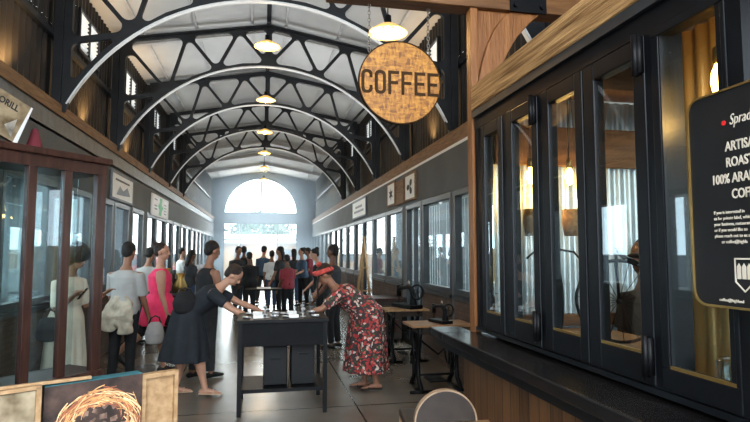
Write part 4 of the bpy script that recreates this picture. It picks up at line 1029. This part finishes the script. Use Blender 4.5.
    def skirt(mb, hem, flare, shift=0):
        top_ = sp(.10); z0, z1 = P.z, hem
        mb.tube([top_, P + V((0, 0, .0)) , V((P.x + shift * .5, 0, (z0 + z1) / 2)), V((P.x + shift, 0, hem))], [(.15 * w_ + .012) * s, (.18 * w_ + .018) * s, (.18 * w_ + .02 + flare * .5) * s, (.18 * w_ + .02 + flare) * s], 24, side=(0, 1, 0), flat=[.75, .82, .85, .85])
    for it in outfit or []:
        kind = it[0]
        if kind == 'dress':
            _, mname, hem, flare, sleeve, shift = it
            mb = top_mb(.014, -.02, sleeve); skirt(mb, hem, flare, shift)
            blob('dress', mb, vc, M[mname], t.o, 3, fold(.018, 9, P.z, hem))
        elif kind == 'top':
            _, mname, low, sleeve, g = it
            blob('shirt', top_mb(g, low, sleeve), vc, M[mname], t.o, 3, fold(.006, 8, sp(.3).z, sp(low).z))
        elif kind == 'pants':
            _, mname, frac = it; mb = MB(); mb.tube([sp(-.06), sp(.0), sp(.10)], [.15 * s * w_, .178 * s * w_, .148 * s * w_], 16, side=(0, 1, 0), flat=.80, roundcap=True)
            for sy, kn, ak, ang in chain:
                h_ = P + V((0, sy, 0)); k2 = P + kn; a2 = P + ak; q = max(0, min(1, (frac - .5) * 2))
                pts = [h_ + V((0, 0, .02)), h_ + (k2 - h_) * .35, k2]; rr_ = [.10 * s * w_, .093 * s * w_, .068 * s]
                if q > 0: pts.append(k2 + (a2 - k2) * q * .95); rr_.append((.066 - .012 * q) * s)
                mb.tube(pts, rr_, 12)
            blob('trousers' if frac > .8 else 'leggings', mb, vc, M[mname], t.o, 2)
        elif kind == 'shoes':
            for heel, ball, toe, a2, fd in shoes:
                mb = MB().tube([heel, heel + (ball - heel) * .5 + V((0, 0, .012 * s)), ball, toe], [.036 * s, .040 * s, .042 * s, .030 * s], 12, side=(0, 1, 0), flat=[.95, 1, .7, .65], roundcap=True)
                if len(it) > 2: mb.tube([heel + V((0, 0, .02)), a2], [.04 * s, .042 * s], 10)
                blob('shoe', mb, .010, M[it[1]], t.o, 2)
        elif kind == 'soles':
            for heel, ball, toe, a2, fd in shoes:
                mb = MB().tube([heel - fd * .02 * s + V((0, 0, -.028 * s)), ball + V((0, 0, -.02 * s)), toe + fd * .02 * s + V((0, 0, -.012 * s))], [.03 * s, .042 * s, .03 * s], 10, side=(0, 1, 0), flat=.22, roundcap=True)
                mb.tube([ball + V((0, -.036 * s, -.01)), ball + V((0, 0, .026 * s)), ball + V((0, .036 * s, -.01))], .008 * s, 6)
                t.part('sandal', mb, M[it[1]], True)
        elif kind == 'jacket':
            mb = MB(); mb.tube([sp(.13), sp(.05), sp(-.02)], [.155 * s, .178 * s, .185 * s], 18, side=(0, 1, 0), flat=.82)
            mb.tube([sp(.06) + V((-.10, .05, 0)), sp(-.10) + V((-.15, .10, 0)), sp(-.27) + V((-.13, .12, 0))], [.09 * s, .11 * s, .09 * s], 12, side=(0, 1, 0), flat=.35, roundcap=True)
            mb.tube([sp(.06) + V((-.10, -.05, 0)), sp(-.10) + V((-.15, -.08, 0)), sp(-.30) + V((-.13, -.10, 0))], [.09 * s, .12 * s, .10 * s], 12, side=(0, 1, 0), flat=.35, roundcap=True)
            mb.tube([sp(.06) + V((.12, .0, 0)), sp(-.08) + V((.16, .05, 0)), sp(-.25) + V((.15, .07, 0))], [.04 * s, .045 * s, .04 * s], 10, roundcap=True)
            blob('tied_jacket', mb, .012, M[it[1]], t.o, 3, lambda c: c + V((noise.noise(c * 14), noise.noise(c * 14 + V((5, 0, 0))), 0)) * .02)
        elif kind == 'pack':
            mb = MB().obox(sp(.24) + V((-.19, 0, 0)), d, (0, 1, 0), (1, 0, 0), .20 * s, .14 * s, .075 * s)
            blob('backpack', mb, .02, M[it[1]], t.o, 8)
            st_ = MB()
            for e in (-1, 1): st_.tube([sp(.40) + V((-.12, .09 * e, 0)), sp(.475) + V((0, .10 * e, 0)), sp(.36) + V((.115, .10 * e, 0)), sp(.2) + V((.11, .13 * e, 0)), sp(.1) + V((-.10, .13 * e, 0))], .014, 6)
            t.part('strap', st_, M[it[1]], True)
    t.P, t.AR, t.s, t.hp, t.sp = P, AR_, s, hp, sp
    return t
def wpt(t, p):     # a figure's local point in the world
    a = t.o.rotation_euler.z; return V((t.loc.x + p.x * cos(a) - p.y * sin(a), t.loc.y + p.x * sin(a) + p.y * cos(a), p.z))

pk = person('woman in a bright pink sleeveless tunic and black leggings walking to the right', (-1.36, 8.0, 0), R(12), 1.70, 0, ((6, 3), (-26, 22)), ((4, 6, 12), (14, 6, 30)), 4, -20, 'skin2',
            [('dress', 'pink', .62, .035, .06, 0), ('pants', 'blk', .60), ('shoes', 'shoe')], ('bun', 'hairb'), 1.28)
p = wpt(pk, pk.AR[0][2])
single('mobile_phone', MB().obox(p + V((.03, -.035, -.09)), (.3, 0, 1), (1, 0, -.3), (0, 1, 0), .07, .034, .005), M['phone'], 'black phone in the lowered hand of the woman in pink', 'phone', tuple(p + V((.03, -.03, -.16))), bevel=.004)
bd_ = person('woman in a black dress bending forward over the market table', (-.62, 6.6, 0), R(-4), 1.66, 50, ((16, 3), (-8, 3)), ((52, 8, 14), (62, 6, 6)), 8, 0, 'skin2',
             [('dress', 'navy', .40, .11, .34, -.04), ('soles', 'sandal')], ('short', 'hairb'), 1.14)
tk = person('person in a black tank top standing behind the bending woman', (-.70, 7.45, 0), R(35), 1.72, 4, ((4, 3), (-6, 4)), ((12, 6, 35), (20, 6, 45)), 10, 0, 'skin1',
            [('top', 'blk', -.08, .0, .012), ('pants', 'charcoal', 1.0), ('shoes', 'shoe')], ('short', 'hair'), 1.1)
fl_ = person('woman in a red floral dress and red bandana leaning over the market table', (1.02, 6.5, 0), R(180 - 4), 1.66, 55, ((2, 4), (-6, 4)), ((44, 8, 20), (54, 8, 16)), -4, 0, 'skin1',
             [('dress', 'floral', .22, .07, .42, 0), ('soles', 'leather')], ('wrap', 'hairb'), 1.28)
gr_ = person('person in a grey top with a beige jacket tied at the waist, seen from behind', (-1.66, 7.35, 0), R(75), 1.70, 3, ((3, 3), (-4, 4)), ((8, 8, 20), (12, 8, 25)), 12, 0, 'skin1',
             [('top', 'grey', -.10, .45, .018), ('jacket', 'khaki'), ('pants', 'blk', 1.0), ('shoes', 'shoe')], ('short', 'hair'), 1.05)
wh_ = person('woman with big dark hair in a long cream dress seen through the cabinet glass', (-2.03, 6.45, 0), R(-25), 1.66, 4, ((2, 3), (-3, 3)), ((8, 8, 118), (12, 8, 112)), 22, 0, 'skin1',
             [('dress', 'cream', .16, .05, .45, 0), ('soles', 'leather')], ('afro', 'hair'), 1.0)
p = wpt(wh_, wh_.AR[0][2])
single('mobile_phone', MB().obox(p + V((.09, .03, .03)), (.6, 0, .8), (0, 1, 0), (.8, 0, -.6), .07, .034, .005), M['phone'], 'black phone held up by the woman in cream behind the cabinet', 'phone', tuple(p), bevel=.004)
# bags
def bag(name, c, w, h, d, yaw, m, label, drop):
    t = Thing(name, label, 'bag', (c[0], c[1], c[2]), yaw, local=True)
    mb = MB().tube([(0, 0, 0), (0, 0, h * .4), (0, 0, h * .85), (0, 0, h)], [w * .5, w * .54, w * .42, w * .36], 16, side=(1, 0, 0), flat=[d / w, d / w * 1.1, d / w * .8, d / w * .5], roundcap=True)
    blob('bag_body', mb, .012, m, t.o, 3)
    t.part('handle', MB().tube([(-w * .32, 0, h * .95), (-w * .22, 0, h + drop * .7), (0, 0, h + drop), (w * .22, 0, h + drop * .7), (w * .32, 0, h * .95)], .010, 6), M['leather'], True)
e = wpt(wh_, wh_.AR[0][1])
bag('handbag', (e.x - .06, e.y - .02, .74), .23, .18, .11, R(10), M['blk'], 'black handbag hanging from the arm of the woman in cream', max(.1, e.z - .92 - .02))
q = wpt(gr_, gr_.AR[0][2])
bag('tote_bag', (q.x + .10, q.y - .06, q.z - .32), .22, .22, .11, R(15), M['grey'], 'grey cloth tote bag beside the person with the tied jacket', .09)
q = wpt(bd_, bd_.sp(.24))
bag('shoulder_bag', (q.x - .20, q.y - .16, q.z - .08), .26, .18, .12, R(30), M['blk'], 'black shoulder bag on the back of the bending woman', .05)

# people farther down the hall
far = [  # x pixel of the head, depth, height, yaw, top, trousers, hair, label
    (237, 15.5, 1.74, -60, 'charcoal', 'charcoal', 'short', 'broad figure in dark grey left of centre far down the hall'),
    (250, 13.8, 1.58, 100, 'blk', 'blk', 'short', 'short dark figure standing at the far small table, left of its middle'),
    (263, 17.5, 1.78, 70, 'teal2', 'charcoal', 'short', 'tall figure in slate blue straight ahead under the arched window'),
    (281, 15.0, 1.72, 160, 'charcoal', 'blk', 'long', 'long haired figure in charcoal right of centre far down the hall'),
    (288, 13.0, 1.52, 120, 'maroon', 'blk', 'short', 'short figure in maroon just right of the far table'),
    (303, 16.5, 1.70, 200, 'teal2', 'blk', 'bun', 'figure with a bun in slate blue, left of the floral dress, far off'),
    (310, 17.6, 1.72, 170, 'maroon', 'charcoal', 'short', 'distant figure in maroon near the far right doors'),
    (333, 9.3, 1.70, 150, 'charcoal', 'blk', 'short', 'man in a charcoal shirt behind the woman in the floral dress'),
    (320, 11.6, 1.66, 190, 'blk', 'blk', 'bun', 'dark figure behind the floral dress, beyond the man in charcoal'),
    (148, 10.4, 1.66, 60, 'grey', 'denim', 'short', 'figure in grey by the left windows, just behind the woman in pink'),
    (190, 13.5, 1.62, 40, 'charcoal', 'denim', 'long', 'long haired figure in charcoal by the left shops'),
    (181, 16.5, 1.70, 20, 'white2', 'charcoal', 'short', 'figure in a white shirt by the far left shops'),
    (272, 16.1, 1.62, 90, 'white2', 'denim', 'short', 'distant figure in white by the end door'),
    (244, 17.3, 1.75, 90, 'blk', 'denim', 'short', 'distant figure in black by the end door'),
    (294, 17.4, 1.68, 90, 'charcoal', 'denim', 'long', 'distant long haired figure in grey right of the end door'),
]
YAW0, PIT0 = -math.atan(113 / 550 * cos(math.atan(41 / 550))), math.atan(41 / 550)
def head_x(px, Y):       # lateral position of a column of the picture at a given depth
    a = math.atan((px - 375) / 550) + math.atan(113 / 550); return math.tan(a) * Y
for i, (px, Y, H, yw, tp, pn_, hr, lab) in enumerate(far):
    rnd = random.Random(i); a = rnd.uniform(-10, 14)
    person(lab, (head_x(px, Y), Y, 0), R(yw), H, rnd.uniform(0, 6), ((a, 4), (-a, 6)), ((rnd.uniform(0, 20), 8, rnd.uniform(10, 60)), (rnd.uniform(0, 20), 8, rnd.uniform(10, 60))), rnd.uniform(0, 18), 0, ('skin1', 'skin3', 'skin2')[i % 3],
           [('top', tp, -.10, .4, .02), ('pants', pn_, 1.0), ('shoes', 'shoe')], (hr, 'hair'), 1.0 + .12 * (i % 2), False, 'shoppers far down the hall')
# somebody inside the kiosk
person('dark figure in an apron inside the kiosk, seen through the widest panel', (2.60, 3.34, 0), R(190), 1.66, 4, skin='skin3', outfit=[('top', 'silhouette', -.1, .4, .02), ('pants', 'blk', 1.0), ('shoes', 'shoe')], hair=('bun', 'hair'), near=False)

# far stall table with goods, and another left side stand
def stall(x, y, w, label):
    t = Thing('stall_table', label, 'table', (x, y, 0))
    t.part('tabletop', MB().box(x - w / 2, x + w / 2, y - .3, y + .3, .76, .79), M['iron'])
    for dx in (-1, 1):
        for dy in (-1, 1): t.part('leg', MB().box(x + dx * (w / 2 - .04) - .02, x + dx * (w / 2 - .04) + .02, y + dy * .26 - .02, y + dy * .26 + .02, 0, .76), M['iron'])
stall(.05, 12.6, .8, 'dark stall table far down the aisle straight ahead')
single('paper_stack', MB().box(-.1, .2, 12.45, 12.65, .791, .82), M['white'], 'white stack of papers on the far stall table', 'papers', (.05, 12.55, .79))
stall(-1.75, 11.2, .9, 'dark stall table by the left windows behind the woman in pink')
for i, (dx, hh) in enumerate(((-.3, .34), (-.05, .5), (.22, .4))):
    x = -1.75 + dx; single('brass_vase', MB().lathe([(.05, .791), (.09, .81), (.13, .79 + hh * .4), (.07, .79 + hh * .75), (.09, .79 + hh), (.075, .79 + hh), (.05, .79 + hh * .75)], (x, 11.2, 0), 18), M['brass'], ('squat brass vase at the left end of the left stall table', 'tallest brass vase in the middle of the left stall table', 'middling brass vase at the right end of the left stall table')[i], 'vase', (x, 11.2, .79), 'brass vases on the left stall', True)

# ------------------------------------------------------------------ outdoors beyond the end window
def tree(x, y, h, r, label):
    t = Thing('leafy_tree', label, 'tree', (x, y, -.125), group='trees outside the end window'); rnd = random.Random(int(x * 10 + y))
    t.part('trunk', MB().tube([(x, y, -.125), (x + .1, y, h * .3), (x - .1, y, h * .6)], [.22, .17, .1], 10), M['trunk'], True)
    mb = MB()
    for i in range(3200):
        u = V((rnd.gauss(0, 1), rnd.gauss(0, 1), rnd.gauss(0, 1))).normalized(); q = r * (.55 + .45 * rnd.random()) * (1 + .25 * noise.noise(u * 2.3)); c = V((x, y, h * .62)) + V((u.x * q * 1.25, u.y * q, u.z * q * .8)); s_ = .24
        a, b = V((rnd.gauss(0, 1), rnd.gauss(0, 1), rnd.gauss(0, 1))).normalized() * s_, V((rnd.gauss(0, 1), rnd.gauss(0, 1), rnd.gauss(0, 1))).normalized() * s_
        mb.add([c, c + a, c + a + b, c + b], [(0, 1, 2, 3)])
    t.part('crown', mb, M['leaf'])
tree(-6.2, 53, 5.6, 2.2, 'green tree outside the end window, toward the left'); tree(-.2, 53, 5.8, 2.3, 'green tree outside the end window, in the middle'); tree(6.6, 54, 5.2, 2.1, 'green tree outside the end window, toward the right')
t = Thing('low_building', 'low tan building with pale sloping roof outside the end window', 'building', (0, 43, -.125))
t.part('wall', MB().box(-8, 8, 42, 45, -.125, 2.25), M['tan']); t.part('roof', MB().add([(-8.4, 41.6, 2.2), (8.4, 41.6, 2.2), (8.4, 45.2, 2.9), (-8.4, 45.2, 2.9), (-8.4, 41.6, 2.3), (8.4, 41.6, 2.3), (8.4, 45.2, 3.0), (-8.4, 45.2, 3.0)], [(0, 1, 2, 3), (4, 7, 6, 5), (0, 4, 5, 1), (3, 2, 6, 7), (0, 3, 7, 4), (1, 5, 6, 2)]), M['rooft'])
for x in (-5, -2, 1, 4): t.part('window', MB().box(x, x + 1.2, 41.985, 42, .9, 1.8), M['frame'])
t = Thing('parked_car', 'red car parked outside beyond the end door, right side', 'car', (2.4, 37, -.125))
rs = []
for y_, zb, zt, w_ in ((0, 0, 0, 0),): pass
prof = [(-2.0, .35), (-2.0, .75), (-1.3, .85), (-.8, 1.35), (.7, 1.38), (1.3, .92), (1.95, .85), (2.0, .35)]
t.part('body', plate([[(p[0] + 2.4, p[1] - .1) for p in prof]], [], 1.6, Matrix.Translation((0, 37, 0)) @ Matrix.Rotation(pi / 2, 4, 'X')), M['carred'], bevel=.06)
for x in (1.15, 3.65):
    for y in (36.25, 37.75): t.part('wheel', MB().cyl((x, y - .1, .20), (x, y + .1, .20), .325, n=20), M['rubber'])
t.part('window', MB().add([(1.55, 36.19, .80), (3.35, 36.19, .80), (2.98, 36.19, 1.18), (1.8, 36.19, 1.18)], [(0, 1, 2, 3)]), M['frame'])
# tan wall outside the right-hand shops, fence outside the left ones
struct('wall_yard_right', MB().box(9, 9.3, 0, 40, -.125, 1.75), M['tan']); struct('wall_yard_left', MB().box(-10.3, -10, 0, 40, -.125, 1.5), M['rooft'])

# ------------------------------------------------------------------ light, air and camera
wd = bpy.data.worlds.new('World'); SC.world = wd; wd.use_nodes = True
bg = wd.node_tree.nodes['Background']; bg.inputs['Color'].default_value = (.80, .91, 1.0, 1); bg.inputs['Strength'].default_value = 8.0
def area(name, loc, rot, sx, sy, e, col):
    l = bpy.data.lights.new(name, 'AREA'); l.shape = 'RECTANGLE'; l.size = sx; l.size_y = sy; l.energy = e; l.color = col
    o = bpy.data.objects.new(name, l); COL.objects.link(o); o.location = loc; o.rotation_euler = rot; return o
sn = bpy.data.lights.new('sun', 'SUN'); sn.energy = 2.5; sn.angle = R(2); sn.color = (1, .95, .86)
so = bpy.data.objects.new('sun', sn); COL.objects.link(so); so.rotation_euler = (R(-48), 0, R(12))
area('window_light', (ACX, YE - .1, 3.3), (R(-88), 0, 0), 3.6, 3.6, 240, (.84, .94, 1))
for i, y in enumerate((6, 11, 16, 21, 26)):
    area('roof_fill', (CX, y, 3.3), (pi, 0, 0), 3.2, 3.0, 62 if y < 15 else 30 if y < 18 else 1.5, (.90, .95, 1))  # added unseen fill aimed upward to brighten the roof lining
    area('shop_fill', (-3.8, y, 3.05), (0, 0, 0), 1.5, 3.5, 110, (.9, .97, 1)); area('shop_fill', (4.0, y + 1, 3.05), (0, 0, 0), 1.5, 3.5, 130, (.9, .97, 1))  # added fill lamps, no fixtures, brighten shop rooms and blinds
area('kiosk_fill', (2.9, 2.2, 2.55), (0, 0, 0), 1.4, 2.2, 28, (1, .90, .74))  # unseen lamp added to lift the dark kiosk interior
area('front_fill', (-.4, -.8, 3.6), (R(60), 0, 0), 3, 2, 80, (1, .86, .78))  # added warm fill behind the camera for the kiosk timber
for x, y in ((XL + .0, 6.0), (XL + .0, 8.5), (XL + .0, 11.1), (XR, 8.5), (XR, 5.9)):
    l = bpy.data.lights.new('wall_uplight', 'SPOT'); l.energy = 85; l.color = (1, .62, .26); l.spot_size = R(110); l.spot_blend = .8; l.shadow_soft_size = .05
    o = bpy.data.objects.new('wall_uplight', l); COL.objects.link(o); o.location = (x + (.10 if x < 0 else -.10), y, 3.42); o.rotation_euler = (pi, R(-28 if x < 0 else 28), 0)
# added glare haze
hz = MB().box(XL + .06, XR - .06, 18.2, YE - .02, .01, 5.3)  # volume added to stand in for glare around the end window
m, nt, N, L, b = newmat('added glare haze'); N.remove(b); vs_ = N.new('ShaderNodeVolumeScatter'); vs_.inputs['Density'].default_value = .05; vs_.inputs['Anisotropy'].default_value = .6; vs_.inputs['Color'].default_value = (.72, .86, 1, 1)
L.new(vs_.outputs[0], N['Material Output'].inputs['Volume'])
single('haze', hz, m, 'added pale bluish haze standing in for window glare at the far end of the hall', 'haze', (CX, 23.5, .01), kind='stuff')

cam = bpy.data.cameras.new('Camera'); cam.sensor_width = 36; cam.lens = 550 / 750 * 36; cam.clip_start = .05
co = bpy.data.objects.new('Camera', cam); COL.objects.link(co); co.location = (0, 0, 1.6); co.rotation_euler = (pi / 2 + PIT0, 0, YAW0); SC.camera = co
SC.view_settings.view_transform = 'Standard'; SC.view_settings.look = 'Medium High Contrast'; SC.view_settings.exposure = -.12
SC.cycles.use_denoising = True; SC.cycles.max_bounces = 8; SC.cycles.transparent_max_bounces = 16; SC.cycles.volume_bounces = 0; SC.cycles.sample_clamp_indirect = 4
